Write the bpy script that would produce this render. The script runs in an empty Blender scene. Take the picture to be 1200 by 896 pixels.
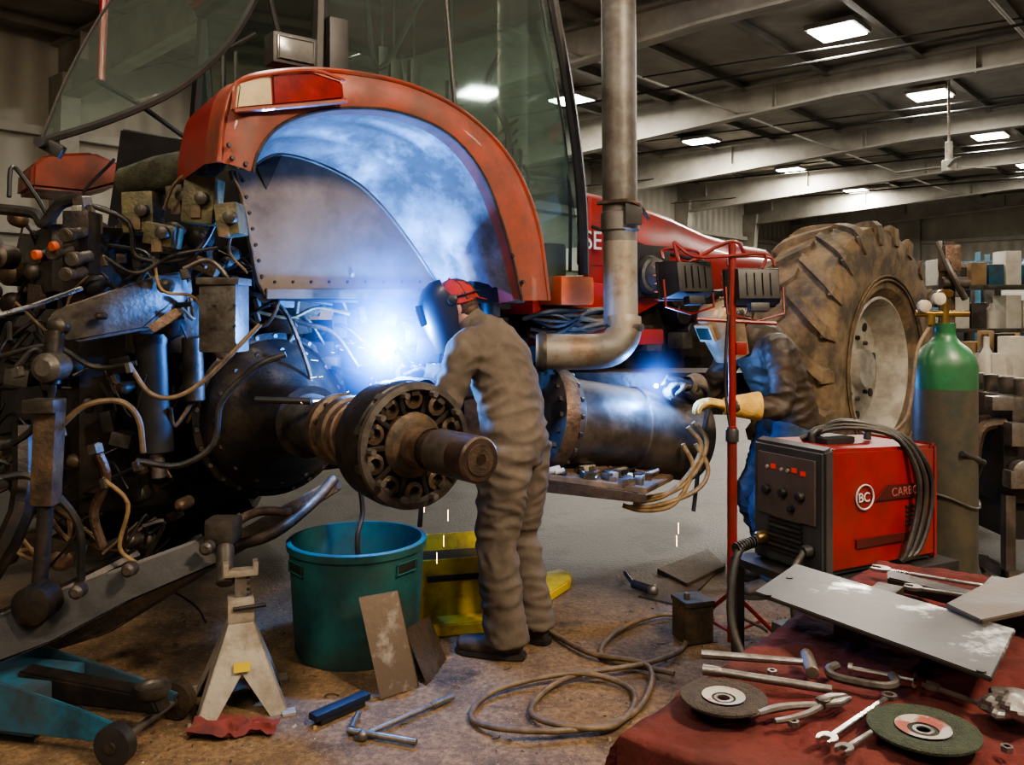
import bpy, bmesh, math, random
from mathutils import Vector, Matrix, noise, Euler
random.seed(7)
V=Vector
# ------------------------------------------------------------------ camera back-projection from image pixels, plus tractor and room axes
Fv=V((.785,.62,0)).normalized(); Rv=V((.62,-.785,0)).normalized(); UP=V((0,0,1))
O=V((-.356,3.1,0))
def P(u,v,d): return V(((u-600)*d/1000,d,1.5+(370-v)*d/1000))
def G(u,v,z=0.): return P(u,v,(1.5-z)*1000/(v-370))
def S(u,v,s):
    a=(u-600)/1000; y=(s+O.dot(Rv))/(a*Rv.x+Rv.y); return P(u,v,y)
def T(f,s,z): return O+Fv*f+Rv*s+V((0,0,z))
Dv=V((.655,.755,0)).normalized(); Ev=V((.755,-.655,0)).normalized()
def RM(d,e,z): return Dv*d+Ev*e+V((0,0,z))

# ------------------------------------------------------------------ materials
def mat(name,c1,c2=None,rough=.5,metal=0.,scale=6.,bump=0.,thr=(.4,.6),emit=None,es=0.,r2=None,coat=0.,stretch=None,spec=None,grime=0.):
    m=bpy.data.materials.new(name); m.use_nodes=True
    nt=m.node_tree; N=nt.nodes; L=nt.links; bs=N['Principled BSDF']
    bs.inputs['Base Color'].default_value=(*c1,1); bs.inputs['Roughness'].default_value=rough
    bs.inputs['Metallic'].default_value=metal
    if coat: bs.inputs['Coat Weight'].default_value=coat
    if spec is not None: bs.inputs['Specular IOR Level'].default_value=spec
    tc=N.new('ShaderNodeTexCoord'); src=tc.outputs['Object']
    if stretch:
        mp=N.new('ShaderNodeMapping'); mp.inputs['Scale'].default_value=stretch; L.new(src,mp.inputs[0]); src=mp.outputs[0]
    if c2 is None: c2=tuple(x*.7 for x in c1)
    def nz(sc,det,a,b_):
        no=N.new('ShaderNodeTexNoise'); no.inputs['Scale'].default_value=sc; no.inputs['Detail'].default_value=det; no.inputs['Roughness'].default_value=.65
        L.new(src,no.inputs['Vector'])
        mr=N.new('ShaderNodeMapRange'); mr.inputs['From Min'].default_value=a; mr.inputs['From Max'].default_value=b_
        L.new(no.outputs['Fac'],mr.inputs['Value']); return mr.outputs['Result']
    f=nz(scale,8,*thr)
    mx=N.new('ShaderNodeMix'); mx.data_type='RGBA'; mx.inputs['A'].default_value=(*c1,1); mx.inputs['B'].default_value=(*c2,1)
    L.new(f,mx.inputs['Factor']); col=mx.outputs['Result']
    if grime:
        g=nz(2.7,10,.45,.70); mg=N.new('ShaderNodeMath'); mg.operation='MULTIPLY'; mg.inputs[1].default_value=grime; L.new(g,mg.inputs[0])
        x=N.new('ShaderNodeMix'); x.data_type='RGBA'; L.new(mg.outputs[0],x.inputs['Factor']); L.new(col,x.inputs['A']); x.inputs['B'].default_value=(.06,.046,.034,1); col=x.outputs['Result']
    L.new(col,bs.inputs['Base Color'])
    if r2 is not None:
        m2=N.new('ShaderNodeMapRange'); m2.inputs['To Min'].default_value=rough; m2.inputs['To Max'].default_value=r2
        L.new(f,m2.inputs['Value']); L.new(m2.outputs['Result'],bs.inputs['Roughness'])
    if bump:
        n2=N.new('ShaderNodeTexNoise'); n2.inputs['Scale'].default_value=scale*5; n2.inputs['Detail'].default_value=5; L.new(src,n2.inputs['Vector'])
        bp=N.new('ShaderNodeBump'); bp.inputs['Strength'].default_value=bump; bp.inputs['Distance'].default_value=.01
        L.new(n2.outputs['Fac'],bp.inputs['Height']); L.new(bp.outputs['Normal'],bs.inputs['Normal'])
    if emit:
        bs.inputs['Emission Color'].default_value=(*emit,1); bs.inputs['Emission Strength'].default_value=es
    return m
cast=mat('cast_iron_greasy',(.022,.020,.019),(.068,.048,.032),.42,.4,9,.25,(.45,.72))
cast2=mat('cast_iron_brown',(.058,.044,.033),(.16,.108,.064),.5,.4,11,.35,(.4,.65))
castg=mat('cast_grey',(.115,.104,.092),(.046,.038,.030),.45,.45,8,.3,(.42,.62),grime=.5)
dark=mat('dark_plastic',(.016,.016,.017),(.028,.026,.025),.48,0,8,.1)
rubber=mat('black_rubber',(.015,.015,.016),(.04,.035,.03),.5,0,12,.15)
tyre=mat('dusty_tyre',(.068,.054,.038),(.23,.16,.09),.8,0,5,.5,(.38,.62))
tyred=mat('dark_tyre',(.015,.015,.015),(.035,.03,.026),.8,0,5,.4)
steel=mat('worn_steel',(.34,.32,.30),(.18,.16,.14),.33,.85,14,.15,r2=.5)
bright=mat('bright_steel',(.58,.56,.54),(.36,.34,.32),.25,1,18,.05,r2=.42)
dsteel=mat('dark_mill_steel',(.085,.073,.064),(.17,.14,.115),.38,.65,6,.15,r2=.58)
rust=mat('oily_rust',(.10,.06,.04),(.20,.14,.10),.5,.5,14,.4)
shaftm=mat('oily_axle_steel',(.065,.046,.037),(.13,.09,.07),.32,.7,9,.15,(.4,.65),r2=.5)
rusty2=mat('rust_brown',(.085,.055,.035),(.045,.033,.025),.55,.4,20,.4)
pipem=mat('exhaust_pipe_grey',(.16,.155,.145),(.09,.08,.07),.5,.35,5,.2,(.42,.6))
elbm=mat('exhaust_elbow_scaled',(.27,.24,.20),(.16,.10,.06),.5,.3,5,.2,(.45,.62))
red=mat('faded_red_paint',(.33,.060,.032),(.21,.044,.027),.42,0,4,.08,r2=.65,coat=.15,grime=.8)
redh=mat('hood_red_paint',(.34,.022,.02),(.25,.02,.018),.33,0,3,.02,coat=.3,grime=.6)
orange=mat('orange_primer',(.66,.12,.02),(.5,.09,.02),.5,0,6,grime=.4)
liner=mat('fender_liner_grey',(.26,.26,.26),(.11,.105,.10),.42,.45,4,.12,(.42,.60),r2=.62,grime=.7)
panel=mat('bare_panel_grey',(.225,.187,.155),(.14,.112,.088),.42,.35,3.5,.08,r2=.62,grime=.5)
olive=mat('olive_valve',(.15,.135,.065),(.075,.066,.036),.5,.1,15,.3)
olivec=mat('olive_canvas',(.08,.08,.05),(.04,.04,.026),.85,0,20,.5)
hoseT=mat('tan_hose',(.18,.125,.07),(.095,.066,.04),.55,0,15,.2)
hoseY=mat('yellow_hose',(.32,.22,.10),(.18,.12,.055),.6,0,15,.2)
teal=mat('teal_plastic',(.018,.115,.11),(.012,.066,.066),.55,0,5,.15,r2=.7,grime=.7)
yellow=mat('yellow_paint',(.55,.41,.02),(.25,.17,.03),.5,0,9,.1,(.5,.7),grime=.6)
blue=mat('blue_paint',(.02,.15,.24),(.02,.06,.09),.42,0,7,.1,grime=.85)
bluem=mat('blue_grip',(.010,.018,.042),(.01,.014,.03),.5,0,9)
white=mat('white_dirty',(.48,.455,.39),(.29,.255,.20),.55,0,6,.1,grime=.5)
whitec=mat('white_jug',(.62,.60,.54),(.5,.48,.42),.5,0,6)
lens_a=mat('lens_clear',(.46,.36,.20),(.34,.26,.15),.2,0,6)
lens_g=mat('lens_grey',(.16,.16,.15),(.1,.1,.1),.15,0,6)
lens_r=mat('lens_red',(.26,.018,.015),(.13,.01,.01),.15,0,6,coat=1)
cloth=mat('red_shop_cloth',(.125,.032,.029),(.070,.020,.018),.92,0,7,.8,(.4,.65),spec=.1,grime=.4)
cover=mat('coverall_taupe',(.165,.133,.106),(.106,.086,.069),.9,0,5,.35,(.35,.65),spec=.12,grime=.3)
jacket=mat('leather_jacket_brown',(.062,.042,.028),(.030,.022,.016),.58,0,8,.4)
jeans=mat('blue_denim',(.035,.06,.11),(.02,.037,.07),.85,0,12,.4)
boot=mat('work_boot_leather',(.035,.027,.022),(.07,.05,.035),.6,0,14,.3)
skin=mat('skin',(.50,.27,.18),(.42,.21,.14),.5,0,10,.05)
hairm=mat('brown_hair',(.09,.05,.025),(.05,.028,.015),.6,0,40,.4)
capred=mat('cap_red',(.36,.025,.016),(.03,.02,.02),.8,0,16,.2,(.52,.56))
glove_y=mat('yellow_glove',(.72,.47,.12),(.52,.31,.08),.8,0,12,.4)
glove_g=mat('grey_glove',(.20,.16,.12),(.11,.085,.065),.8,0,12,.4)
helm=mat('helmet_black',(.010,.010,.013),(.016,.016,.02),.38,0,4,coat=.1)
helmg=mat('helmet_tan_grey',(.30,.22,.14),(.13,.10,.07),.35,.2,6,coat=.3)
lensd=mat('helmet_lens',(.01,.02,.015),(.01,.02,.02),.25,0,4)
eye=mat('eye_white',(.7,.7,.68),None,.2)
green=mat('cylinder_green',(.022,.135,.055),(.016,.09,.04),.38,0,6,.05,grime=.5)
cylg=mat('cylinder_dark',(.055,.06,.05),(.10,.085,.06),.45,.3,7,.1)
brass=mat('brass',(.45,.30,.10),(.3,.2,.08),.3,.9,10)
mred=mat('machine_red',(.26,.016,.016),(.18,.013,.013),.4,0,5,.03,coat=.2,grime=.5)
mdark=mat('machine_panel',(.035,.035,.038),(.05,.05,.05),.45,0,6)
wprint=mat('white_print',(.6,.6,.6),None,.5)
disc_g=mat('abrasive_green',(.045,.058,.03),(.03,.038,.023),.9,0,60,.8)
disc_b=mat('abrasive_brown',(.065,.049,.037),(.04,.032,.026),.9,0,60,.8)
label=mat('paper_label',(.30,.29,.26),(.22,.06,.045),.5,0,22,0,(.5,.56))
alum=mat('painted_stand_grey',(.40,.36,.30),(.20,.16,.11),.45,.2,9,.2,(.45,.7),grime=.5)
beam=mat('beam_paint',(.41,.39,.34),(.31,.29,.255),.5,.1,2)
purl=mat('purlin_paint',(.22,.205,.18),(.15,.14,.12),.5,.2,2)
wood=mat('cardboard',(.30,.20,.10),(.19,.125,.065),.8,0,6)
trayw=mat('greasy_wood',(.22,.14,.08),(.10,.07,.045),.7,0,8,.3)
seatm=mat('cab_interior',(.10,.105,.10),(.06,.06,.06),.7,0,5)
beige=mat('cab_beige',(.22,.215,.19),(.15,.15,.135),.7,0,5)

def wallmat():
    m=mat('wall_steel_panel',(.44,.42,.355),(.37,.35,.30),.5,.1,1.2); nt=m.node_tree; N=nt.nodes; L=nt.links
    tc=N.new('ShaderNodeTexCoord'); w=N.new('ShaderNodeTexWave'); w.inputs['Scale'].default_value=1.2; w.bands_direction='X'
    mp=N.new('ShaderNodeMapping'); mp.inputs['Rotation'].default_value=(0,0,math.radians(-4)); L.new(tc.outputs['Object'],mp.inputs[0]); L.new(mp.outputs[0],w.inputs[0])
    bp=N.new('ShaderNodeBump'); bp.inputs['Strength'].default_value=.6; bp.inputs['Distance'].default_value=.03
    L.new(w.outputs['Fac'],bp.inputs['Height']); L.new(bp.outputs['Normal'],N['Principled BSDF'].inputs['Normal']); return m
wallm=wallmat()
ceilm=mat('ceiling_insulation',(.34,.31,.265),(.24,.22,.19),.75,0,1.5,.3)

def floormat():
    m=bpy.data.materials.new('dirty_concrete_floor'); m.use_nodes=True; nt=m.node_tree; N=nt.nodes; L=nt.links; bs=N['Principled BSDF']
    tc=N.new('ShaderNodeTexCoord')
    def nz(sc,det,a,b):
        n=N.new('ShaderNodeTexNoise'); n.inputs['Scale'].default_value=sc; n.inputs['Detail'].default_value=det; n.inputs['Roughness'].default_value=.7
        L.new(tc.outputs['Object'],n.inputs['Vector']); r=N.new('ShaderNodeMapRange'); r.inputs['From Min'].default_value=a; r.inputs['From Max'].default_value=b
        L.new(n.outputs['Fac'],r.inputs['Value']); return r.outputs['Result']
    def mix(f,a,b):
        x=N.new('ShaderNodeMix'); x.data_type='RGBA'
        if isinstance(f,float): x.inputs['Factor'].default_value=f
        else: L.new(f,x.inputs['Factor'])
        for k,i in ((a,'A'),(b,'B')):
            if isinstance(k,tuple): x.inputs[i].default_value=(*k,1)
            else: L.new(k,x.inputs[i])
        return x.outputs['Result']
    con=mix(nz(1.3,8,.35,.65),(.044,.040,.035),(.080,.072,.062))
    con=mix(nz(2.6,7,.50,.62),con,(.020,.018,.015))
    dirt=mix(nz(38,9,.40,.66),(.125,.078,.041),(.30,.190,.096))
    dirt=mix(nz(5.5,9,.46,.68),dirt,(.085,.054,.032))
    dirt=mix(nz(1.9,7,.56,.66),dirt,(.036,.026,.018))
    dirt=mix(nz(110,2,.63,.70),dirt,(.42,.29,.17))
    sep=N.new('ShaderNodeSeparateXYZ'); L.new(tc.outputs['Object'],sep.inputs[0])
    g=N.new('ShaderNodeMapRange'); g.inputs['From Min'].default_value=5.3; g.inputs['From Max'].default_value=4.1; g.inputs['To Min'].default_value=0; g.inputs['To Max'].default_value=.98
    L.new(sep.outputs['Y'],g.inputs['Value'])
    pa=nz(2.2,8,.15,.34)
    mu=N.new('ShaderNodeMath'); mu.operation='MULTIPLY'; L.new(pa,mu.inputs[0]); L.new(g.outputs['Result'],mu.inputs[1])
    col=mix(mu.outputs[0],con,dirt); L.new(col,bs.inputs['Base Color'])
    r=N.new('ShaderNodeMapRange'); r.inputs['To Min'].default_value=.45; r.inputs['To Max'].default_value=.85; L.new(mu.outputs[0],r.inputs['Value']); L.new(r.outputs['Result'],bs.inputs['Roughness'])
    n=N.new('ShaderNodeTexNoise'); n.inputs['Scale'].default_value=55; n.inputs['Detail'].default_value=6; L.new(tc.outputs['Object'],n.inputs['Vector'])
    bp=N.new('ShaderNodeBump'); bp.inputs['Strength'].default_value=.6; bp.inputs['Distance'].default_value=.010; L.new(n.outputs['Fac'],bp.inputs['Height']); L.new(bp.outputs['Normal'],bs.inputs['Normal'])
    return m
floorm=floormat()
def glassmat(name,tint,refl=.10):
    m=bpy.data.materials.new(name); m.use_nodes=True; nt=m.node_tree; N=nt.nodes; L=nt.links; N.clear()
    o=N.new('ShaderNodeOutputMaterial'); t=N.new('ShaderNodeBsdfTransparent'); t.inputs[0].default_value=(*tint,1)
    g=N.new('ShaderNodeBsdfGlossy'); g.inputs['Roughness'].default_value=.04; g.inputs[0].default_value=(.8,1,.95,1)
    d=N.new('ShaderNodeBsdfDiffuse'); d.inputs[0].default_value=(.25,.32,.29,1)
    fr=N.new('ShaderNodeLayerWeight'); fr.inputs['Blend'].default_value=.35
    a=N.new('ShaderNodeMath'); a.operation='MULTIPLY_ADD'; a.inputs[1].default_value=.5; a.inputs[2].default_value=refl; L.new(fr.outputs['Fresnel'],a.inputs[0])
    m0=N.new('ShaderNodeMixShader'); m0.inputs[0].default_value=.14; L.new(t.outputs[0],m0.inputs[1]); L.new(d.outputs[0],m0.inputs[2])
    mx=N.new('ShaderNodeMixShader'); L.new(a.outputs[0],mx.inputs[0]); L.new(m0.outputs[0],mx.inputs[1]); L.new(g.outputs[0],mx.inputs[2]); L.new(mx.outputs[0],o.inputs[0]); return m
glass=glassmat('cab_glass',(.70,.82,.77))
def emat(name,c,s):
    m=bpy.data.materials.new(name); m.use_nodes=True; N=m.node_tree.nodes; N.clear()
    o=N.new('ShaderNodeOutputMaterial'); e=N.new('ShaderNodeEmission'); e.inputs[0].default_value=(*c,1); e.inputs[1].default_value=s
    m.node_tree.links.new(e.outputs[0],o.inputs[0]); return m
led=emat('led_panel',(1,.97,.9),26); arcm=emat('arc_core',(.75,.88,1),110); sparkm=emat('spark_hot',(1,.55,.2),14); sparkw=emat('spark_white',(.6,.78,1),12)
lampm=emat('halogen_glow',(1,.85,.6),9)

# ------------------------------------------------------------------ builder
def frame(z,x=None):
    z=z.normalized(); x=x or (V((0,0,1)) if abs(z.z)<.9 else V((1,0,0)))
    y=z.cross(x).normalized(); x=y.cross(z).normalized()
    return Matrix((x,y,z)).transposed()
def catmull(pts,n):
    if len(pts)<3 or n<2: return list(pts),[i for i in range(len(pts))]
    out=[];ts=[]; q=[pts[0]*2-pts[1]]+list(pts)+[pts[-1]*2-pts[-2]]
    for i in range(len(pts)-1):
        a,b,c,d=q[i:i+4]
        for k in range(n):
            t=k/n; out.append(.5*((2*b)+(c-a)*t+(2*a-5*b+4*c-d)*t*t+(3*b-a-3*c+d)*t**3)); ts.append(i+t)
    out.append(pts[-1]); ts.append(len(pts)-1); return out,ts
class B:
    def __init__(s,name): s.name=name; s.v=[]; s.f=[]; s.m=[]; s.mats=[]
    def mi(s,m):
        if m not in s.mats: s.mats.append(m)
        return s.mats.index(m)
    def raw(s,vs,fs,m):
        b=len(s.v); s.v+=[V(x) for x in vs]; k=s.mi(m)
        for f in fs: s.f.append([i+b for i in f]); s.m.append(k)
    def bmadd(s,bm,m):
        bm.verts.ensure_lookup_table(); bm.verts.index_update()
        s.raw([v.co.copy() for v in bm.verts],[[v.index for v in f.verts] for f in bm.faces],m); bm.free()
    def box(s,c,size,m,R=None,bev=.006):
        bm=bmesh.new(); bmesh.ops.create_cube(bm,size=1); bmesh.ops.scale(bm,vec=V(size),verts=bm.verts)
        bev=min(bev,min(size)*.3)
        if bev>0: bmesh.ops.bevel(bm,geom=bm.edges[:],offset=bev,segments=2,affect='EDGES',profile=.7)
        M=Matrix.Translation(V(c))@((R.to_4x4()) if R is not None else Matrix.Identity(4)); bm.transform(M); s.bmadd(bm,m); return s
    def sph(s,c,r,m,R=None,seg=20):
        bm=bmesh.new(); bmesh.ops.create_uvsphere(bm,u_segments=seg,v_segments=max(6,seg//2),radius=1)
        r=(r,r,r) if not hasattr(r,'__len__') else r
        bmesh.ops.scale(bm,vec=V(r),verts=bm.verts); bm.transform(Matrix.Translation(V(c))@((R.to_4x4()) if R is not None else Matrix.Identity(4))); s.bmadd(bm,m); return s
    def lathe(s,c,ax,prof,m,seg=32,cap=True):
        R=frame(V(ax)); vs=[];fs=[]; n=len(prof); c=V(c)
        for h,r in prof:
            for i in range(seg):
                a=2*math.pi*i/seg; vs.append(c+R@V((r*math.cos(a),r*math.sin(a),h)))
        for j in range(n-1):
            for i in range(seg):
                k=(i+1)%seg; fs.append([j*seg+i,j*seg+k,(j+1)*seg+k,(j+1)*seg+i])
        if cap:
            if prof[0][1]>1e-4: fs.append(list(range(seg))[::-1])
            if prof[-1][1]>1e-4: fs.append([(n-1)*seg+i for i in range(seg)])
        s.raw(vs,fs,m); return s
    def cyl(s,a,b,r,m,r1=None,seg=20,bev=.0):
        a=V(a);b=V(b);L=(b-a).length; r1=r if r1 is None else r1
        e=min(.15*r,.15*L,.006)
        return s.lathe(a,b-a,[(0,r-e),(e,r),(L-e,r1),(L,r1-e)],m,seg)
    def tube(s,pts,r,m,seg=8,n=5,ell=None,side=None):
        pts=[V(p) for p in pts]; rr=r if hasattr(r,'__len__') else [r]*len(pts)
        q,ts=catmull(pts,n); vs=[];fs=[]; x=None
        for i,p in enumerate(q):
            d=(q[min(i+1,len(q)-1)]-q[max(i-1,0)]).normalized()
            if side is not None: x=V(side)-d*V(side).dot(d)
            elif x is None: x=frame(d).col[0].copy()
            else: x=x-d*x.dot(d)
            x.normalize(); y=d.cross(x)
            k=int(min(ts[i],len(pts)-1.0001)); t=ts[i]-k; k2=min(k+1,len(pts)-1); t2=t*t*(3-2*t)
            def lp(a,b): return a+(b-a)*t2
            if hasattr(rr[0],'__len__'): ra=lp(rr[k][0],rr[k2][0]); rb=lp(rr[k][1],rr[k2][1])
            else: ra=rb=lp(rr[k],rr[k2])
            for j in range(seg):
                a=2*math.pi*j/seg; vs.append(p+x*ra*math.cos(a)+y*rb*math.sin(a))
        for i in range(len(q)-1):
            for j in range(seg):
                k=(j+1)%seg; fs.append([i*seg+j,i*seg+k,(i+1)*seg+k,(i+1)*seg+j])
        fs.append(list(range(seg))[::-1]); fs.append([(len(q)-1)*seg+j for j in range(seg)])
        s.raw(vs,fs,m); return s
    def poly(s,pts,vec,m,bev=0):
        n=len(pts); pts=[V(p) for p in pts]; vec=V(vec)
        bm=bmesh.new(); a=[bm.verts.new(p) for p in pts]; b=[bm.verts.new(p+vec) for p in pts]
        bm.faces.new(a[::-1]); bm.faces.new(b)
        for i in range(n): bm.faces.new([a[i],a[(i+1)%n],b[(i+1)%n],b[i]])
        bmesh.ops.recalc_face_normals(bm,faces=bm.faces)
        if bev: bmesh.ops.bevel(bm,geom=bm.edges[:],offset=bev,segments=2,affect='EDGES')
        s.bmadd(bm,m); return s
    def grid(s,rows,m):
        n=len(rows[0]); vs=[p for r in rows for p in r]; fs=[]
        for i in range(len(rows)-1):
            for j in range(n-1): fs.append([i*n+j,i*n+j+1,(i+1)*n+j+1,(i+1)*n+j])
        s.raw(vs,fs,m); return s
    def bolts(s,c,ax,R,n,r,h,m,ph=0,seg=6):
        F=frame(V(ax)); c=V(c); ax=V(ax).normalized()
        for i in range(n):
            a=2*math.pi*i/n+ph; p=c+F@V((R*math.cos(a),R*math.sin(a),0)); s.lathe(p,ax,[(0,r),(h*.8,r),(h,r*.8)],m,seg)
        return s
    def done(s,ang=38,parent=None,flat=False,recalc=True):
        me=bpy.data.meshes.new(s.name); me.from_pydata([tuple(v) for v in s.v],[],s.f)
        for m in s.mats: me.materials.append(m)
        me.polygons.foreach_set('material_index',s.m); 
        if recalc:
            bm=bmesh.new(); bm.from_mesh(me); bmesh.ops.recalc_face_normals(bm,faces=bm.faces); bm.to_mesh(me); bm.free()
        me.polygons.foreach_set('use_smooth',[not flat]*len(me.polygons))
        if not flat: me.set_sharp_from_angle(angle=math.radians(ang))
        ob=bpy.data.objects.new(s.name,me); bpy.context.scene.collection.objects.link(ob)
        if parent: ob.parent=parent
        return ob
def empty(name):
    e=bpy.data.objects.new(name,None); bpy.context.scene.collection.objects.link(e); e.empty_display_size=.1; return e
def remesh(b,voxel,it=4,wr=0.,wscale=6.,parent=None,name=None,fac=.6,ramp=None):
    ob=b.done(recalc=True); 
    md=ob.modifiers.new('r','REMESH'); md.mode='VOXEL'; md.voxel_size=voxel
    sm=ob.modifiers.new('s','SMOOTH'); sm.factor=fac; sm.iterations=it
    dg=bpy.context.evaluated_depsgraph_get(); me=bpy.data.meshes.new_from_object(ob.evaluated_get(dg))
    bpy.data.objects.remove(ob)
    me.materials.clear(); me.materials.append(b.mats[0])
    if wr:
        ns=[v.normal.copy() for v in me.vertices]
        for v,n in zip(me.vertices,ns):
            c=v.co; w=ramp(c) if ramp else 1
            q=V((c.x*1.2,c.y*1.2,c.z*2.6))*wscale
            h=1-abs(noise.noise(q+V((3,1,7))+noise.noise_vector(c*4)*1.2))*2.4
            h2=noise.noise(q*2.3)
            v.co=c+n*(h*wr+h2*wr*.35)*w
    me.polygons.foreach_set('use_smooth',[True]*len(me.polygons))
    o=bpy.data.objects.new(name or b.name,me); bpy.context.scene.collection.objects.link(o)
    if parent: o.parent=parent
    return o
def text(name,body,size,loc,R,m,ext=.002,parent=None):
    cu=bpy.data.curves.new(name,'FONT'); cu.body=body; cu.size=size; cu.extrude=ext; cu.materials.append(m)
    o=bpy.data.objects.new(name,cu); bpy.context.scene.collection.objects.link(o)
    o.matrix_world=Matrix.Translation(loc)@R.to_4x4()
    if parent: o.parent=parent
    return o

# ================================================================== ROOM
CZ=5.5; D0,D1,E0,E1=-4.,32.5,-13.,15.
b=B('floor'); b.raw([RM(D0,E0,0),RM(D1,E0,0),RM(D1,E1,0),RM(D0,E1,0)],[[0,1,2,3]],floorm); b.done(flat=True)
b=B('ceiling'); b.raw([RM(D0,E0,CZ),RM(D1,E0,CZ),RM(D1,E1,CZ),RM(D0,E1,CZ)],[[3,2,1,0]],ceilm); b.done(flat=True,recalc=False)
for nm,a,c in (('wall_left',(D0,E0),(D1,E0)),('wall_back',(D1,E0),(D1,E1)),('wall_right',(D1,E1),(D0,E1)),('wall_front',(D0,E1),(D0,E0))):
    b=B(nm); b.raw([RM(*a,0),RM(*c,0),RM(*c,CZ),RM(*a,CZ)],[[0,1,2,3]],wallm); b.done(flat=True)
Rroom=Matrix((Ev,Dv,UP)).transposed()
for d in (5,9.3,13.7,18.1,22.5,27,31):
    b=B('ceiling_rafter'); w=.11
    b.poly([RM(d,E0+.02,4.55),RM(d,-5,5.0),RM(d,E1-.02,5.05),RM(d,E1-.02,CZ-.1),RM(d,E0+.02,CZ-.1)],Dv*.02,beam)
    b.poly([RM(d-w,E0+.02,4.55),RM(d-w,-5,5.0),RM(d-w,E1-.02,5.05),RM(d-w,E1-.02,5.09),RM(d-w,-5,5.04),RM(d-w,E0+.02,4.59)],Dv*2*w,beam)
    b.poly([RM(d-w,E0+.02,CZ-.14),RM(d-w,E1-.02,CZ-.14),RM(d-w,E1-.02,CZ-.1),RM(d-w,E0+.02,CZ-.1)],Dv*2*w,beam)
    b.poly([RM(d-.13,E0+.02,0),RM(d-.13,E0+.5,4.9),RM(d-.13,E0+.02,4.9)],Dv*.26,beam)
    for e in range(-12,15,3): b.box(RM(d,e,5.2),(.02,.2,.42),beam,Rroom,0)
    b.done(20)
b=B('ceiling_purlins')
for i in range(20):
    e=E0+.7+i*1.42; b.box(RM((D0+D1)/2,e,CZ-.07),(.06,D1-D0-.1,.13),purl,Rroom,0); b.box(RM((D0+D1)/2,e+.04,CZ-.14),(.1,D1-D0-.1,.02),purl,Rroom,0)
for d in (7,11,15.3,19.6,24):
    b.tube([RM(d,E0+.1,4.95),RM(d+1.5,E1-.1,4.95)],.02,dark,6,1)
    b.tube([RM(d-2,E0+.1,4.8),RM(d+2.2,2,5.3)],.012,dark,6,1)
for e in (-7.,-2.4,2.): b.tube([RM(0,e,5.0),RM(30,e+.6,5.0)],.022,beam,6,1)
b.done()
b=B('door_1')
for i in range(5): b.box(RM(D1-.12,3.2,.45+i*.85),(8.,.06,.80),white,Rroom,.01)
for e in (-.95,7.35): b.box(RM(D1-.16,e,2.3),(.25,.2,4.6),dark,Rroom)
b.box(RM(D1-.16,3.2,4.5),(8.6,.2,.3),dark,Rroom)
for e in (-1.,7.4): b.box(RM(D1-3.2,e,4.4),(.08,6,.1),dark,Rroom)
b.box(RM(D1-3,3.2,4.35),(8.4,.08,.08),dark,Rroom)
b.done()
b=B('trim_1')
for z in (1.3,2.7,4.1):
    b.box(RM((D0+D1)/2,E0+.1,z),(.14,D1-D0-.4,.12),beam,Rroom,0)
    b.box(RM(D1-.1,-7,z),(11.6,.14,.12),beam,Rroom,0)
for e in (-9,-5,-2,9,12): b.box(RM(D1-.15,e,2.7),(.25,.25,5.4),beam,Rroom,.01)
b.done()
rows={-9.1:(12.1,16.8,21.65,26.5,7.3),-4.2:(11.5,15.85,20.3,7.1,2.7,24.8),.75:(-1.4,3.1,12.1,20),5.9:(-1.4,3.1,7.6,14,22)}
for e,ds in rows.items():
    for d in ds:
        b=B('ceiling_light'); p=RM(d,e,CZ-.20)
        b.box(p+V((0,0,.045)),(.66,.66,.07),beam,Rroom,.01); b.box(p,(.58,.58,.03),led,Rroom,.005)
        b.done()
        near=(d<10)
        la=bpy.data.lights.new('shop_light','AREA'); la.shape='SQUARE'; la.size=.56; la.energy=46 if near else 225; la.color=(1,.92,.80)
        lo=bpy.data.objects.new('shop_light',la); bpy.context.scene.collection.objects.link(lo); lo.location=p-V((0,0,.03)); lo.rotation_euler=(0,0,math.atan2(Ev.y,Ev.x))
b=B('ceiling_fan'); c=P(1112,195,14)
b.cyl(c,V((c.x,c.y,CZ-.01)),.02,white); b.cyl(c+V((0,0,-.08)),c+V((0,0,.1)),.11,white); b.cyl(c+V((0,0,.1)),c+V((0,0,.4)),.06,white)
for i in range(3):
    a=i*2.09+.2; dr=V((math.cos(a),math.sin(a),0)); b.box(c+dr*.5,(.75,.10,.012),white,Matrix.Rotation(a,3,'Z')@Matrix.Rotation(.2,3,'X'),.003)
b.done()

# ================================================================== TRACTOR
tr=empty('tractor')
Rt=Matrix((Fv,-Rv,UP)).transposed()
ro=[(257,190),(262,140),(278,98),(330,84),(400,84),(480,100),(548,135),(600,190),(630,262),(643,352)]
ri=[(296,202),(303,178),(322,152),(352,136),(400,127),(466,131),(527,158),(568,208),(596,285),(612,352)]
pi=[(300,192),(312,184),(328,180),(352,184),(380,194),(408,208),(430,224),(458,254),(487,293),(513,333)]
def sm(L,s): 
    q,_=catmull([S(u,v,s) for u,v in L],5); return q
SP=-.93
so,si,sp=sm(ro,-.46),sm(ri,-.44),sm(pi,SP)
b=B('fender')
sob=[p-Rv*.16+V((0,0,.015)) for p in so]
b.grid([si,[a.lerp(c,.5)+Rv*.025 for a,c in zip(si,so)],so],red)
b.grid([so,sob],red); 
sot=[p-Rv*.50+V((0,0,-.02)) for p in so]; b.grid([sob,sot],redh)
b.grid([si,[p.lerp(q,.10) for p,q in zip(si,sp)]],red)
rows_=[]
for t in (.10,.22,.30,.34,.38,.5,.62,.66,.70,.85,1):
    st=.010 if t in (.34,.66) else 0
    rows_.append([p.lerp(q,t)+V((0,0,.05*math.sin(t*math.pi)-st)) for p,q in zip(si,sp)])
b.grid(rows_,liner)
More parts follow.
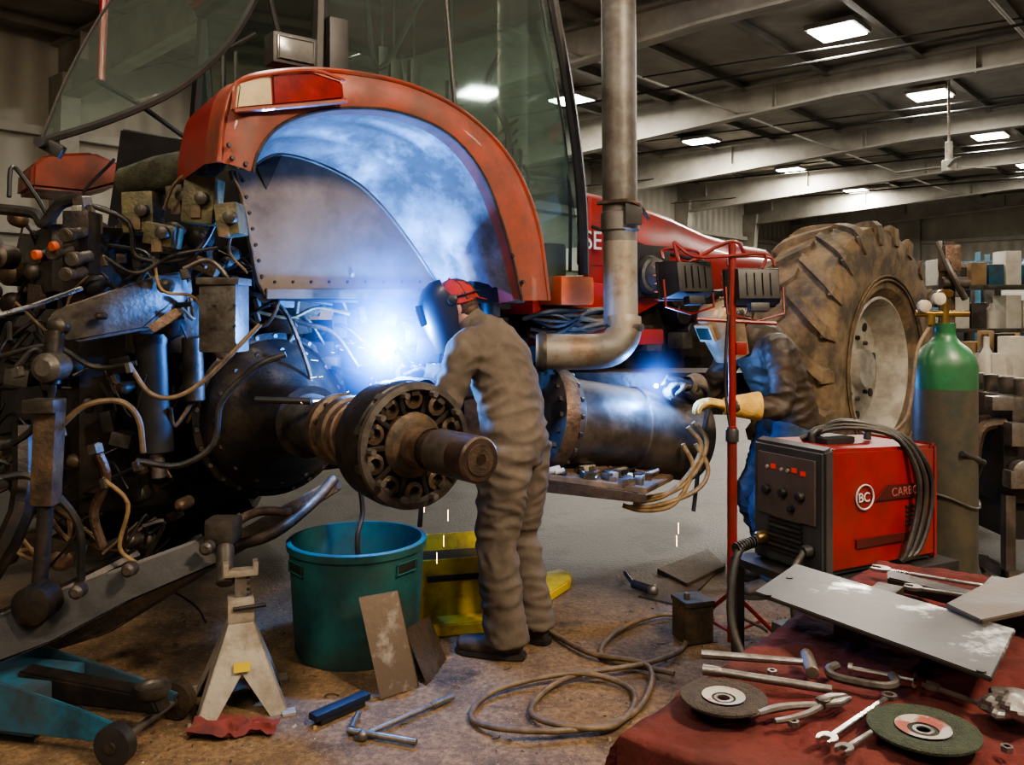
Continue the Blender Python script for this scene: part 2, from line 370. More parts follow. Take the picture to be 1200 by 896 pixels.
b.tube(so,.012,red,6,1); b.tube(si,.008,rusty2,6,1); b.tube([p for p in sp],.010,panel,6,1)
for u,v in ((268,170),(272,185),(288,192),(600,300),(612,330)): b.lathe(S(u,v,-.43),Rv,[(0,.010),(.012,.008)],dark,8)
b.done(60,tr)
b=B('fender_inner_panel')
pp=[(275,200),(300,188),(328,178),(380,193),(430,223),(458,253),(487,292),(515,334),(508,348),(310,346),(300,330)]
b.poly([S(u,v,SP) for u,v in pp],-Rv*.02,panel,.003)
b.tube([S(u,v,SP+.01) for u,v in ((276,200),(302,330),(311,346),(508,347))],.008,dsteel,6,1)
b.poly([S(u,v,SP+.004) for u,v in ((310,338),(506,338),(506,350),(310,350))],Rv*.025,dsteel,.003)
for i in range(7):
    t=i/6; b.lathe(S(285+22*t,212+112*t,SP),Rv,[(0,.009),(.008,.007)],dark,6)
for i in range(9):
    t=i/8; b.lathe(S(322+170*t,330,SP),Rv,[(0,.007),(.008,.006)],dark,6)
b.lathe(S(412,322,SP),Rv,[(0,.013),(.012,.01)],white,8)
b.poly([S(u,v,SP+.003) for u,v in ((300,196),(330,182),(322,200),(312,222))],Rv*.006,dark,.001)
b.done(40,tr)
b=B('tail_light')
q=[S(276,128,-.40),S(280,98,-.40),S(318,88,-.40),S(320,124,-.40)]
b.poly(q,-Rv*.08,lens_a,.008)
q=[S(320,124,-.40),S(318,88,-.40),S(365,84,-.40),S(402,96,-.40),S(404,116,-.40),S(365,120,-.40)]
b.poly(q,-Rv*.08,lens_r,.008)
b.tube([S(u,v,-.40) for u,v in ((274,130),(320,126),(366,122),(406,118))],.010,red,6,3)
b.tube([S(u,v,-.395) for u,v in ((274,128),(278,96),(318,86),(366,82),(404,94))],.007,red,6,3)
b.done(40,tr)
b=B('cab_work_lamp'); c=S(341,62,-.75)
b.box(c,(.20,.10,.13),dark,Rt,.015); b.box(c+Rv*.052,(.165,.01,.10),lens_g,Rt,.004)
b.tube([c+Rv*.058+Fv*x+V((0,0,z)) for x,z in ((-.075,-.045),(.075,-.045),(.075,.045),(-.075,.045),(-.075,-.045))],.004,dark,6,1)
b.cyl(c+V((0,0,-.06)),c+V((0,-0,-.16)),.012,dark); b.tube([c-Rv*.04,c-Rv*.12+V((0,0,.1)),c-Rv*.25+V((0,0,.35))],.012,dark,6)
b.done(40,tr)
# ---- cab
b=B('cab_frame')
def post(pts,r,m=dark,n=5): b.tube(pts,r,m,8,n)
zb=1.62; zt=3.35
post([S(u,v,-1.0) for u,v in ((636,-90),(648,0),(662,80),(674,160),(682,240),(684,322))],.032)
post([S(u,v,-1.02) for u,v in ((620,-90),(634,0),(648,80),(661,160),(668,240),(668,318))],.010)
post([T(.12,-1,1.95),T(.10,-1,2.4),T(.12,-1,zt)],.036)
post([T(.05,-2.6,1.6),T(.05,-2.6,2.4),T(.12,-2.6,zt)],.045)
post([T(1.72,-2.6,1.6),T(1.70,-2.6,2.4),T(1.45,-2.6,zt)],.040)
post([T(.95,-1.02,zb+.4),T(.9,-1.02,2.4),T(.8,-1.02,zt)],.012)
post([T(.1,-1,zt),T(1.4,-1,zt)],.05,n=1); post([T(.1,-2.6,zt),T(1.4,-2.6,zt)],.05,n=1); post([T(.1,-1,zt),T(.1,-2.6,zt)],.05,n=1)
post([T(.1,-1.02,2.02),T(.1,-2.6,1.95)],.035,n=1)
b.poly([T(.0,-.95,zt),T(1.6,-.95,zt),T(1.75,-1.2,zt+.02),T(1.75,-2.5,zt+.02),T(1.6,-2.65,zt),T(.0,-2.65,zt)],V((0,0,.22)),redh,.04)
b.box(T(.9,-1.95,1.60),(1.7,1.2,.12),dark,Rt)
b.box(T(1.66,-1.8,1.75),(.16,1.4,.36),dark,Rt,.04)
b.box(T(1.45,-1.8,2.08),(.3,.5,.16),seatm,Rt,.05)
b.tube([T(1.45,-1.8,1.7),T(1.3,-1.8,2.15)],.05,dark,8,1)
cc=T(1.22,-1.8,2.24); RR=frame(V((-Fv.x*.5,-Fv.y*.5,.85)))
b.tube([cc+RR@V((.2*math.cos(a),.2*math.sin(a),0)) for a in [i*math.pi/8 for i in range(17)]],.014,dark,8,1)
for a in (0,2.1,4.2): b.tube([cc,cc+RR@V((.2*math.cos(a),.2*math.sin(a),0))],.01,dark,6,1)
b.box(T(.55,-1.75,1.98),(.5,.52,.16),seatm,Rt,.06); b.box(T(.30,-1.75,2.33),(.16,.5,.66),seatm,Rt,.07); b.box(T(.26,-1.75,2.76),(.12,.3,.2),seatm,Rt,.05)
b.box(T(.55,-1.75,1.77),(.35,.35,.28),dark,Rt,.02)
b.box(T(.6,-1.40,2.12),(.5,.16,.14),beige,Rt,.04); b.box(T(.75,-1.40,2.22),(.1,.12,.2),dark,Rt,.03)
b.box(T(.55,-1.14,1.95),(.8,.1,.30),dark,Rt,.04)
for k in (.95,1.02,1.09):
    b.tube([T(k,-1.3,2.05),T(k+.03,-1.3,2.5-.03*k)],.009,dark,6,1); b.sph(T(k+.03,-1.3,2.5-.03*k),.024,dark,seg=10)
for k,z in ((.55,2.85),(.62,2.8),(.74,2.82),(.98,2.75)):
    b.tube([T(k,-1.2,3.3),T(k,-1.2,z)],.008,dark,6,1); b.box(T(k,-1.2,z-.08),(.06,.04,.22),dark,Rt,.015)
b.tube([T(.42,-1.15,3.3),T(.5,-1.15,2.75),T(.78,-1.15,3.2)],.014,dark,6)
b.tube([T(1.2,-1.1,2.1),T(1.3,-1.1,2.5),T(1.15,-1.1,2.75),T(1.25,-1.12,2.95)],.02,dark,6)
for i in range(9): b.tube([T(1.0+.05*i,-1.15,2.0),T(1.08+.05*i,-1.15,2.3+.04*(i%4)),T(1.25+.02*i,-1.15,2.5-.05*(i%5)),T(1.4,-1.15,2.62-.06*i)],.011,dark,6)
b.box(T(1.28,-1.25,2.25),(.16,.1,.22),dark,Rt,.03)
b.tube([S(262,150,-1.3),S(262,60,-1.3),S(300,40,-1.25)],.012,dark,6,1); b.tube([S(276,150,-1.3),S(276,60,-1.3)],.010,dark,6,1)
b.box(S(395,55,-.95),(.10,.05,.26),dark,Rt,.02)
b.cyl(S(123,-30,-2.2),S(118,95,-2.2),.02,redh)
b.done(40,tr)
b=B('cab_glass_panes')
L1=[S(u,v,-1.02) for u,v in ((372,110),(400,118),(470,128),(545,165),(598,225),(630,290),(640,345),(680,320),(678,240),(670,160),(658,80),(644,0),(632,-90),(380,-110))]
b.raw(L1,[list(range(len(L1)))],glass)
b.raw([T(.1,-1,2.02),T(.1,-2.6,1.95),T(.1,-2.6,zt),T(.1,-1,zt)],[[0,1,2,3]],glass)
b.raw([T(.1,-2.6,1.7),T(1.7,-2.6,1.7),T(1.45,-2.6,zt),T(.1,-2.6,zt)],[[0,1,2,3]],glass)
b.raw([T(1.75,-1,1.9),T(1.75,-2.6,1.9),T(1.45,-2.6,zt),T(1.45,-1,zt)],[[0,1,2,3]],glass)
b.done(parent=tr,flat=True,recalc=False)
b=B('rear_window_open')
w=[(48,166,3.2),(78,92,3.25),(120,15,3.3),(165,-45,3.35),(320,-45,3.75),(288,20,3.7),(258,62,3.62),(205,106,3.5),(130,140,3.35)]
wp=[P(*x) for x in w]; b.raw(wp,[list(range(len(wp)))],glass)
b.tube(wp[4:]+[wp[0]],.016,dark,6,4); b.tube(wp[:4],.007,dark,6,3)
b.lathe(P(50,168,3.2)+V((0,.02,0)),V((0,-1,0)),[(0,.02),(.05,.02)],dark,10)
b.box(P(60,172,3.22),(.10,.03,.05),dark,Matrix.Rotation(.5,3,'Y'),.01)
b.tube([P(215,160,3.9),P(160,120,3.6),P(115,95,3.4)],.012,dark,6,1)
b.done(parent=tr,recalc=False)
b=B('far_fender')
q=[P(36,220,4.9),P(38,192,4.9),P(55,180,4.9),P(110,178,5.0),P(142,192,5.1),P(146,214,5.1),P(100,226,5.0)]
b.poly(q,-Rv*.5,red,.02); b.done(40,tr)
b=B('rear_bulkhead')
b.poly([P(120,300,4.6),P(140,150,4.6),P(230,165,4.6),P(285,215,4.3),P(300,340,4.2),P(120,380,4.5)],V((.05,.1,0)),dark,.01)
b.done(40,tr)
# ---- hood / engine
b=B('hood')
hp=[(686,232),(740,243),(790,262),(832,282),(880,296),(905,300)]
top=[S(u,v,-1.42) for u,v in hp]
bot=[S(u,v,-1.42) for u,v in ((686,372),(740,372),(790,345),(832,340),(880,335),(905,330))]
crown=[p-Rv*.18+V((0,0,.08)) for p in top]; crown2=[p-Rv*.65+V((0,0,.08)) for p in top]
b.grid([bot,[x.lerp(y,.5)+Rv*.03 for x,y in zip(bot,top)],top,[p-Rv*.06+V((0,0,.05)) for p in top],crown,crown2],redh)
b.tube([S(686,262,-1.385),S(760,290,-1.385),S(830,308,-1.385)],.012,dark,6,3)
b.box(S(705,285,-1.40),(.42,.03,.30),redh,Rt,.01)
b.box(S(762,318,-1.36),(.36,.05,.36),dark,Rt,.04)
b.cyl(S(762,322,-1.36),S(762,322,-1.28),.13,dark); b.lathe(S(762,322,-1.3),Rv,[(.03,.115),(.035,.09)],steel,24,cap=False)
b.box(S(688,300,-1.38),(.03,.05,.75),redh,Rt,.01)
b.done(50,tr)
text('hood_lettering','SE',.17,S(684,291,-1.34),Matrix((Fv,UP,Rv)).transposed(),wprint,.002,tr)
b=B('engine_and_frame')
b.box(T(2.8,-1.85,1.35),(2.1,.6,.7),cast,Rt,.03); b.box(T(2.2,-1.8,.95),(3.6,.5,.34),cast,Rt,.03)
b.box(S(664,341,-1.05),(.26,.2,.17),orange,Rt,.03)
b.box(S(650,350,-1.3),(.6,.3,.2),redh,Rt,.03)
b.box(S(573,342,-.95),(.34,.2,.12),dark,Rt,.02); b.cyl(S(573,352,-.95),S(573,372,-.95),.06,dark)
b.box(S(700,395,-1.2),(.9,.3,.10),redh,Rt,.02)
for i in range(26):
    f=random.uniform(1.2,3.4); z=random.uniform(1.15,1.65)
    if random.random()<.5: b.cyl(T(f,-1.5,z),T(f,-1.38,z),random.uniform(.03,.08),random.choice((cast,cast2,dark,castg)))
    else: b.box(T(f,-1.45,z),(random.uniform(.06,.2),.14,random.uniform(.05,.16)),random.choice((cast,cast2,dark,castg)),Rt,.01)
for i in range(14):
    u0=random.uniform(605,640); v0=random.uniform(368,395)
    b.tube([S(u0,v0,-1.1),S(u0+30,v0+random.uniform(-14,10),-1.0),S(u0+65,v0+random.uniform(-16,10),-1.0),S(u0+95,v0-12,-1.15)],random.choice((.007,.011,.014)),random.choice((dark,rubber,hoseT,cast2)),6)
b.done(40,tr)
b=B('exhaust_stack')
b.lathe(P(724,-60,4.55),V((.008,0,-1)),[(0,.093),(1.40,.093),(1.41,.103),(1.50,.103),(1.51,.09),(1.60,.088)],pipem,28)
b.lathe(P(724,-60,4.55)+V((.012,0,-1.56)),V((.008,0,-1)),[(0,.091),(.44,.091)],elbm,28,cap=False)
b.tube([P(731,372,4.5),P(730,392,4.48),P(716,408,4.45),P(690,412,4.42),P(655,412,4.4),P(628,412,4.4)],.092,elbm,20,5)
b.lathe(P(640,412,4.4),V((-1,0,0)),[(0,.10),(.02,.105),(.04,.10)],castg,24)
b.lathe(P(732,388,4.5),V((0,0,1)),[(0,.098),(.02,.102),(.04,.098)],castg,24)
b.box(P(742,250,4.45),(.09,.05,.12),dark,None,.01); b.tube([P(700,238,4.5),P(742,236,4.42),P(760,256,4.5)],.012,rusty2,6)
b.done(40,tr)
# ---- rear axle
b=B('rear_axle')
A=lambda s:T(0,s,1.03)
b.lathe(A(-1.75),Rv,[(0,.30),(.30,.34),(.42,.36),(.43,.39),(.49,.39),(.50,.36),(.55,.34),(.62,.27),(.72,.19),(.80,.165),(.88,.16)],cast,48)
b.bolts(A(-1.27),Rv,.375,26,.013,.02,castg,seg=6); b.bolts(A(-1.20),Rv,.31,16,.014,.03,castg)
b.lathe(A(-1.0),Rv,[(0,.155),(.06,.15),(.08,.13),(.30,.115),(.46,.11)],castg,36)
b.lathe(A(-.62),Rv,[(0,.12),(.01,.145),(.06,.15),(.07,.125),(.10,.125),(.11,.145),(.15,.14),(.17,.11),(.28,.10),(.42,.095)],cast2,40)
b.lathe(A(-.47),Rv,[(0,.12),(.005,.128),(.05,.128),(.055,.12)],rust,40)
b.bolts(A(-.56),Rv,.13,10,.011,.02,rusty2)
b.lathe(A(-.20),Rv,[(0,.13),(.0,.20),(.02,.225),(.14,.235),(.17,.228),(.18,.205),(.15,.19),(.13,.15),(.06,.14),(.05,.09)],cast,56)
b.lathe(A(-.04),Rv,[(-.02,.212),(.03,.218),(.045,.232),(.06,.228),(.065,.205),(.04,.195)],castg,56,cap=False)
Fm=frame(Rv)
for i in range(10):
    a=2*math.pi*i/10; dr=Fm@V((math.cos(a),math.sin(a),0)); c=A(.0)+dr*.17
    b.lathe(c-Rv*.05,Rv,[(0,.040),(.05,.038),(.055,.022),(.03,.020)],cast2,18)
    b.box(A(-.02)+dr*.205,(.05,.035,.07),castg,Matrix((dr,Rv.cross(dr),Rv)).transposed(),.01)
    a2=a+math.pi/10; dr=Fm@V((math.cos(a2),math.sin(a2),0)); b.box(A(-.03)+dr*.155,(.09,.02,.06),cast,Matrix((dr,Rv.cross(dr),Rv)).transposed(),.006)
    b.lathe(A(.025)+dr*.195,Rv,[(0,.014),(.03,.012)],steel,6)
b.lathe(A(-.06),Rv,[(0,.125),(.06,.12),(.08,.10),(.085,.075)],cast2,40)
b.lathe(A(-.05),Rv,[(0,.072),(.22,.070),(.225,.078),(.45,.078),(.458,.070),(.46,.0)],shaftm,40)
b.lathe(A(.02),Rv,[(0,.074),(.10,.074)],rust,40,cap=False)
b.lathe(A(.17),Rv,[(0,.0785),(.14,.0785)],dsteel,40,cap=False); b.lathe(A(.404),Rv,[(0,.055),(.008,.052),(.008,.02),(.0,.018)],rusty2,32)
b.done(32,tr)
b=B('rear_housing')
b.box(T(.25,-2.15,1.05),(1.7,.8,.85),cast,Rt,.06); b.box(T(-.55,-2.0,1.1),(.5,.9,1.0),cast,Rt,.05)
b.box(T(-.35,-1.55,1.45),(.5,.3,.25),castg,Rt,.03); b.box(T(-.75,-1.9,1.75),(.35,.9,.3),cast,Rt,.03)
for i in range(9): b.lathe(T(-.55+.16*i,-1.74,.72),Rv,[(0,.02),(.03,.018)],castg,6)
b.cyl(T(-.9,-2.0,.9),T(-.75,-2,.9),.1,castg); b.cyl(T(-1.05,-2.0,.9),T(-.8,-2,.9),.035,steel)
b.lathe(T(.25,-1.75,.95),Rv,[(0,.30),(.04,.30),(.05,.26),(.08,.2)],castg,32)
b.done(40,tr)
# ---- three point linkage & rear clutter
b=B('three_point_linkage')
def pl(pts,d0,d1,vec,m,bev=.006): 
    us=[p[0] for p in pts]; a,c=min(us),max(us)
    b.poly([P(u,v,d0+(d1-d0)*(u-a)/(c-a)) for u,v in pts],vec,m,bev)
pl([(52,372),(66,360),(185,320),(212,318),(214,345),(168,386),(80,402),(56,396)],3.3,3.7,V((.02,.08,0)),castg,.012)
for u,v,d,r in ((70,382,3.3,.035),(195,335,3.6,.03),(120,370,3.42,.015)): b.lathe(P(u,v,d),V((0,-1,0)),[(-.02,r),(.03,r),(.04,r*.7),(.045,r*.4)],castg,16)
b.poly([P(172,382,3.5),P(205,360,3.55),P(214,368,3.56),P(180,390,3.5)],V((0,.03,0)),rust,.004)
b.tube([P(64,388,3.28),P(60,450,3.25)],.035,cast,12,1); b.box(P(56,535,3.22),(.085,.08,.36),cast2,Matrix.Rotation(.05,3,'Y'),.012)
b.tube([P(54,590,3.22),P(46,690,3.18)],.028,cast,12,1); b.lathe(P(44,705,3.12),V((0,-1,0)),[(-.05,.07),(.05,.07),(.06,.04)],cast,20)
b.lathe(P(60,430,3.22),V((0,-1,0)),[(-.05,.055),(.04,.055),(.06,.03)],castg,20); b.box(P(52,475,3.2),(.12,.10,.05),castg,None,.01)
b.poly([P(-60,800,3.0),P(-60,745,3.0),P(120,672,3.25),P(245,626,3.5),P(262,640,3.5),P(258,660,3.5),P(150,705,3.25),P(60,752,3.1)],V((.03,.09,0)),dark,.012)
b.poly([P(-60,770,3.2),P(100,720,3.4),P(390,560,4.0),P(395,575,4.0),P(120,745,3.4),P(-60,800,3.2)],V((.02,.05,0)),cast2,.006)
b.tube([P(-30,735,3.3),P(60,700,3.4),P(160,650,3.7)],.03,cast,8,1)
for u,v,d in ((95,690,3.13),(155,665,3.25),(245,640,3.4)): b.lathe(P(u,v,d),V((0,-1,0)),[(0,.028),(.04,.026),(.05,.015)],castg,12)
b.tube([P(272,640,3.6),P(320,625,3.7),P(365,590,3.9),P(392,560,4.0)],.025,cast2,10,4)
b.tube([P(255,625,3.5),P(300,600,3.7),P(340,600,3.8)],.02,rust,10,4)
b.box(P(262,620,3.5),(.12,.12,.10),castg,None,.015); b.cyl(P(264,640,3.4),P(264,684,3.3),.035,castg)
b.tube([P(-10,372,3.0),P(40,358,3.15),P(95,338,3.4)],.010,bright,8,1)
b.tube([P(-30,700,3.4),P(25,600,3.5),P(30,500,3.6)],.05,cast,8,3)
b.cyl(P(178,398,3.75),P(184,530,3.75),.072,dark); b.lathe(P(178,402,3.75),UP,[(0,.078),(.04,.078)],cast,20); b.cyl(P(184,530,3.75),P(186,560,3.75),.03,steel)
b.cyl(P(225,395,3.8),P(228,470,3.8),.045,castg)
b.done(38,tr)
b=B('hydraulics')
b.box(P(263,370,3.55),(.155,.16,.30),castg,Matrix.Rotation(-.04,3,'Z'),.012); b.box(P(263,330,3.55),(.175,.18,.03),castg,None,.006)
b.bolts(P(263,370,3.46),V((0,-1,0)),.06,4,.008,.01,dark,.78)
for u,v,d,w,h in ((168,250,3.55,.13,.17),(192,276,3.5,.12,.09),(238,236,3.5,.13,.19),(271,258,3.45,.09,.13),(215,232,3.6,.1,.1)):
    b.box(P(u,v,d),(w,.12,h),olive,Matrix.Rotation(random.uniform(-.2,.2),3,'Y'),.012)
    b.lathe(P(u,v-3,d-.06),V((0,-1,0)),[(0,.028),(.03,.026),(.035,.015)],castg,12)
    b.box(P(u-8,v+12,d-.06),(.04,.02,.05),hoseT,None,.003)
b.tube([P(148,215,3.7),P(190,205,3.65),P(240,190,3.7),P(262,168,3.8)],[.07,.085,.075,.05],olivec,12,4)
for u,v in ((98,272),(60,298),(82,292),(105,300),(98,318)):
    b.cyl(P(u,v,3.2),P(u-22,v+4,3.1),.022,castg); b.cyl(P(u-16,v+3,3.13),P(u-22,v+4,3.1),.028,castg)
for u,v in ((46,298),(66,288)): b.cyl(P(u,v,3.09),P(u-6,v+1,3.07),.018,orange)
b.box(P(96,285,3.25),(.10,.10,.24),cast,None,.01); b.box(P(110,262,3.3),(.05,.05,.08),castg,None,.01); b.box(P(92,250,3.3),(.04,.03,.06),steel,None,.004)
H=[(((70,500),(100,475),(140,470),(162,490),(168,530)),3.35,.012,hoseT),(((20,430),(45,410),(62,455),(40,500),(15,520)),3.3,.014,rubber),
(((150,425),(175,460),(205,465),(240,445),(285,400),(305,380)),3.4,.010,hoseT),(((215,315),(245,305),(268,330),(262,360)),3.5,.011,castg),
(((300,350),(330,360),(350,400),(365,450),(360,500)),3.9,.010,cast2),(((310,348),(345,375),(390,390),(420,430)),4.0,.012,cast2),
(((105,240),(150,260),(160,300),(205,305),(235,290),(255,255)),3.45,.010,rubber),(((120,300),(160,320),(200,300),(255,290)),3.45,.008,rubber),
(((160,540),(210,545),(250,520),(260,470),(300,430),(335,415)),3.55,.014,rubber),(((0,560),(40,560),(90,610),(95,680)),3.4,.016,rubber),
(((240,300),(262,330),(300,345),(345,350),(420,352)),4.0,.012,rubber),(((300,420),(340,400),(350,350)),4.1,.010,hoseT),
(((95,232),(70,240),(52,262),(40,250),(0,245)),3.6,.025,rubber),(((-10,420),(60,405),(110,430),(160,425)),3.6,.012,rubber),
(((270,200),(285,240),(268,290),(290,320)),3.5,.006,hoseT),(((238,190),(205,215),(192,245)),3.45,.007,hoseT),
(((120,560),(150,590),(140,640),(160,660)),3.5,.009,hoseY),(((180,300),(190,340),(230,350),(245,400)),3.5,.007,hoseY),(((300,365),(340,372),(372,360),(410,368)),3.95,.008,hoseY),(((110,520),(125,560),(110,600),(120,640)),3.5,.02,rust)]
for pts,d,r,m in H: b.tube([P(u,v,d+.02*i) for i,(u,v) in enumerate(pts)],r,m,8,5); [b.cyl(P(*pts[k],d),P(pts[k][0]+3,pts[k][1]+12,d),r*1.7,castg,seg=6) for k in (0,)]
rnd=random.Random(3)
for i in range(190):
    u=rnd.uniform(-20,300); v=rnd.uniform(255,660); d=rnd.uniform(3.80,4.25)
    if u>230 and v>430: continue
    m=rnd.choice((cast,cast,cast,castg,cast2,dark,dsteel,cast2,rust,rusty2)); t=rnd.random()
    if t<.30: b.box(P(u,v,d),(rnd.uniform(.04,.16),.1,rnd.uniform(.03,.12)),m,Matrix.Rotation(rnd.uniform(-.5,.5),3,'Y'),.008)
    elif t<.55: 
        r=rnd.uniform(.015,.06); b.lathe(P(u,v,d),V((rnd.uniform(-.3,.3),-1,0)),[(0,r),(.08,r),(.09,r*.8),(.10,r*.4)],m,16)
    else:
        q=[(u,v)]; 
        for k in range(3): q.append((q[-1][0]+rnd.uniform(-45,60),q[-1][1]+rnd.uniform(-50,50)))
        b.tube([P(x,y,d-.05*k) for k,(x,y) in enumerate(q)],rnd.uniform(.004,.012),rnd.choice((rubber,rubber,dark,cast2,cast,hoseT)),6)
for i in range(70):
    u=rnd.uniform(305,520); v=rnd.uniform(350,445); d=rnd.uniform(4.2,4.6)
    m=rnd.choice((cast,castg,cast2,dark,rust,dark))
    if i%2: b.box(P(u,v,d),(rnd.uniform(.06,.22),.1,rnd.uniform(.03,.12)),m,Matrix.Rotation(rnd.uniform(-.4,.4),3,'Y'),.01)
    else: b.tube([P(u,v,d),P(u+rnd.uniform(20,50),v+rnd.uniform(-20,20),d-.1),P(u+rnd.uniform(50,90),v+rnd.uniform(-30,40),d)],rnd.uniform(.006,.014),rnd.choice((rubber,hoseT,cast2,cast,dark)),6)
b.tube([P(352,472,3.5),P(435,463,3.65)],.008,bright,8,1)
b.tube([P(300,468,3.55),P(365,470,3.5)],.014,dark,8,1)
b.done(38,tr)
# ---- front axle barrel
b=B('axle_tube')
p0=P(640,490,4.55); p1=P(806,512,4.95); ax=(p1-p0).normalized(); L=(p1-p0).length
b.lathe(p0,ax,[(-.05,.20),(-.03,.27),(.05,.275),(.06,.255),(.10,.25),(.11,.235),(L*.55,.232),(L*.56,.24),(L-.12,.24),(L-.10,.25),(L,.25),(L,.20),(L-.3,.19)],dsteel,48)
b.bolts(p0-ax*.035,-ax,.235,18,.014,.02,castg); b.bolts(p0+ax*.06,ax,.262,18,.012,.02,castg)
b.lathe(p0,ax,[(-.031,.272),(.0,.279),(.051,.277)],rust,48,cap=False)
b.poly([p1+V((-.2,-.25,.14)),p1+V((.04,-.25,.20)),p1+V((.07,-.22,.0)),p1+V((.05,-.20,-.14)),p1+V((-.0,-.20,-.2)),p1+V((.0,-.23,-.02))],V((0,.06,0)),liner,.006)
b.box(p0+V((.5,.55,.1)),(1.6,.4,.25),cast,None,.03)
b.box(p0+V((-.25,.3,-.02)),(.4,.35,.4),cast2,None,.04)
for pts in (((812,495),(828,515),(818,548),(790,575),(745,585)),((806,500),(822,522),(808,554),(780,580),(742,590)),((800,520),(812,550),(790,590),(755,598),(730,592)),((815,520),(830,550),(815,575),(770,592),(735,594))):
    b.tube([P(u,v,4.6) for u,v in pts],.013,hoseY,8,5)
b.done(38,tr)
b=B('parts_tray')
q=[P(634,555,4.3),P(758,572,4.3),P(790,556,4.75),P(668,540,4.75)]
b.poly(q,V((0,0,-.03)),trayw,.004); b.poly([P(632,562,4.28),P(758,580,4.28),P(758,590,4.28),P(632,576,4.28)],V((0,.02,0)),rusty2,.003)
b.tube([P(660,575,4.5),P(665,520,4.72)],.015,dark,6,1); b.tube([P(745,585,4.5),P(745,520,4.85)],.015,dark,6,1)
for i in range(46):
    s,t=rnd.random(),rnd.random(); p=q[0].lerp(q[1],.04+s*.9).lerp(q[3].lerp(q[2],.04+s*.9),.05+t*.85)+V((0,0,.012))
    m=rnd.choice((bright,steel,castg,white,rust)); a=rnd.uniform(0,3.1)
    if i%2: b.cyl(p,p+V((math.cos(a),math.sin(a),rnd.uniform(0,.3)))*rnd.uniform(.04,.12),rnd.uniform(.008,.018),m,seg=8)
    else: b.box(p,(rnd.uniform(.03,.1),.04,rnd.uniform(.02,.05)),m,Matrix.Rotation(a,3,'Z'),.004)
b.done(38,tr)

# ---- tyre wheels
def wheel(name,c,ax,Rr,W,rimr,mt,mr,par=None,nl=22):
    b=B(name); ax=ax.normalized(); h=W/2; Fm=frame(ax)
    b.lathe(c,ax,[(-h*.7,rimr),(-h*.95,rimr+.08),(-h*1.05,Rr*.78),(-h*.98,Rr*.9),(-h*.8,Rr*.955),(0,Rr*.97),(h*.8,Rr*.955),(h*.98,Rr*.9),(h*1.05,Rr*.78),(h*.95,rimr+.08),(h*.7,rimr)],mt,72,cap=False)
    for k in (rimr+.14,rimr+.17): b.tube([c+ax*h*1.02+Fm@V((k*math.cos(a),k*math.sin(a),0)) for a in [i*math.pi/24 for i in range(49)]],.008,mt,5,1)
    for sgn in (-1,1):
        for i in range(nl):
            a0=2*math.pi*(i+(.5 if sgn>0 else 0))/nl; vs=[];K=6
            for j in range(K+1):
                t=j/K; z=sgn*h*(-.04+1.05*t); a=a0+.20*t*1.35+ .02
                ro_=Rr*(1.0 if t<.8 else 1.0-.035*(t-.8)/.2*1.0); rb=Rr*.94
                if t>.95: rb=Rr*.86
                wd=.030/Rr*(1.25 if t<.9 else 1.5)
                for (aa,r) in ((a-wd*1.3,rb),(a-wd,ro_),(a+wd,ro_),(a+wd*1.3,rb)):
                    vs.append(c+Fm@V((r*math.cos(aa),r*math.sin(aa),0))+ax*z)
            fs=[]
            for j in range(K):
                for q in range(3): fs.append([j*4+q,j*4+q+1,(j+1)*4+q+1,(j+1)*4+q])
            fs+= [[0,1,2,3],[K*4+3,K*4+2,K*4+1,K*4]]
            b.raw(vs,fs,mt)
            a=a0+.29; wd=.045/Rr; z1=sgn*h*1.01; z2=sgn*h*1.07
            vs=[]
            for r,z in ((Rr*.965,z1),(Rr*.84,z2)):
                for aa in (a-wd,a+wd): vs+= [c+Fm@V((r*math.cos(aa),r*math.sin(aa),0))+ax*z, c+Fm@V((r*math.cos(aa),r*math.sin(aa),0))+ax*(z*.9)]
            b.raw(vs,[[0,2,3,1],[4,5,7,6],[0,4,6,2],[1,3,7,5],[0,1,5,4],[2,6,7,3]],mt)
    b.lathe(c,ax,[(h*.70,rimr+.01),(h*.80,rimr+.02),(h*.82,rimr),(h*.7,rimr-.03),(h*.35,rimr-.06),(h*.15,rimr-.10),(h*.1,rimr-.2),(h*.22,.20),(h*.25,.15),(h*.5,.14),(h*.52,.08),(h*.5,0)],mr,56,cap=False)
    b.lathe(c,ax,[(-h*.7,rimr),(-h*.3,rimr-.06),(-h*.0,rimr-.1),(-h*.0,0)],mr,40,cap=False)
    b.bolts(c+ax*h*.20,ax,.23,10,.016,.03,castg); 
    for i in range(8):
        a=i*math.pi/4+.2; b.lathe(c+Fm@V(((rimr-.15)*math.cos(a),(rimr-.15)*math.sin(a),0))+ax*h*.11,ax,[(0,.035),(.012,.033)],dark,14)
    return b.done(34,par)
wheel('tractor_wheel',V((2.56,6.5,1.105)),V((.70,-.714,0)),1.10,.60,.52,tyre,white)
wheel('far_rear_wheel',T(0,-3.2,1.0),-Rv,1.0,.5,.5,tyred,castg,tr)

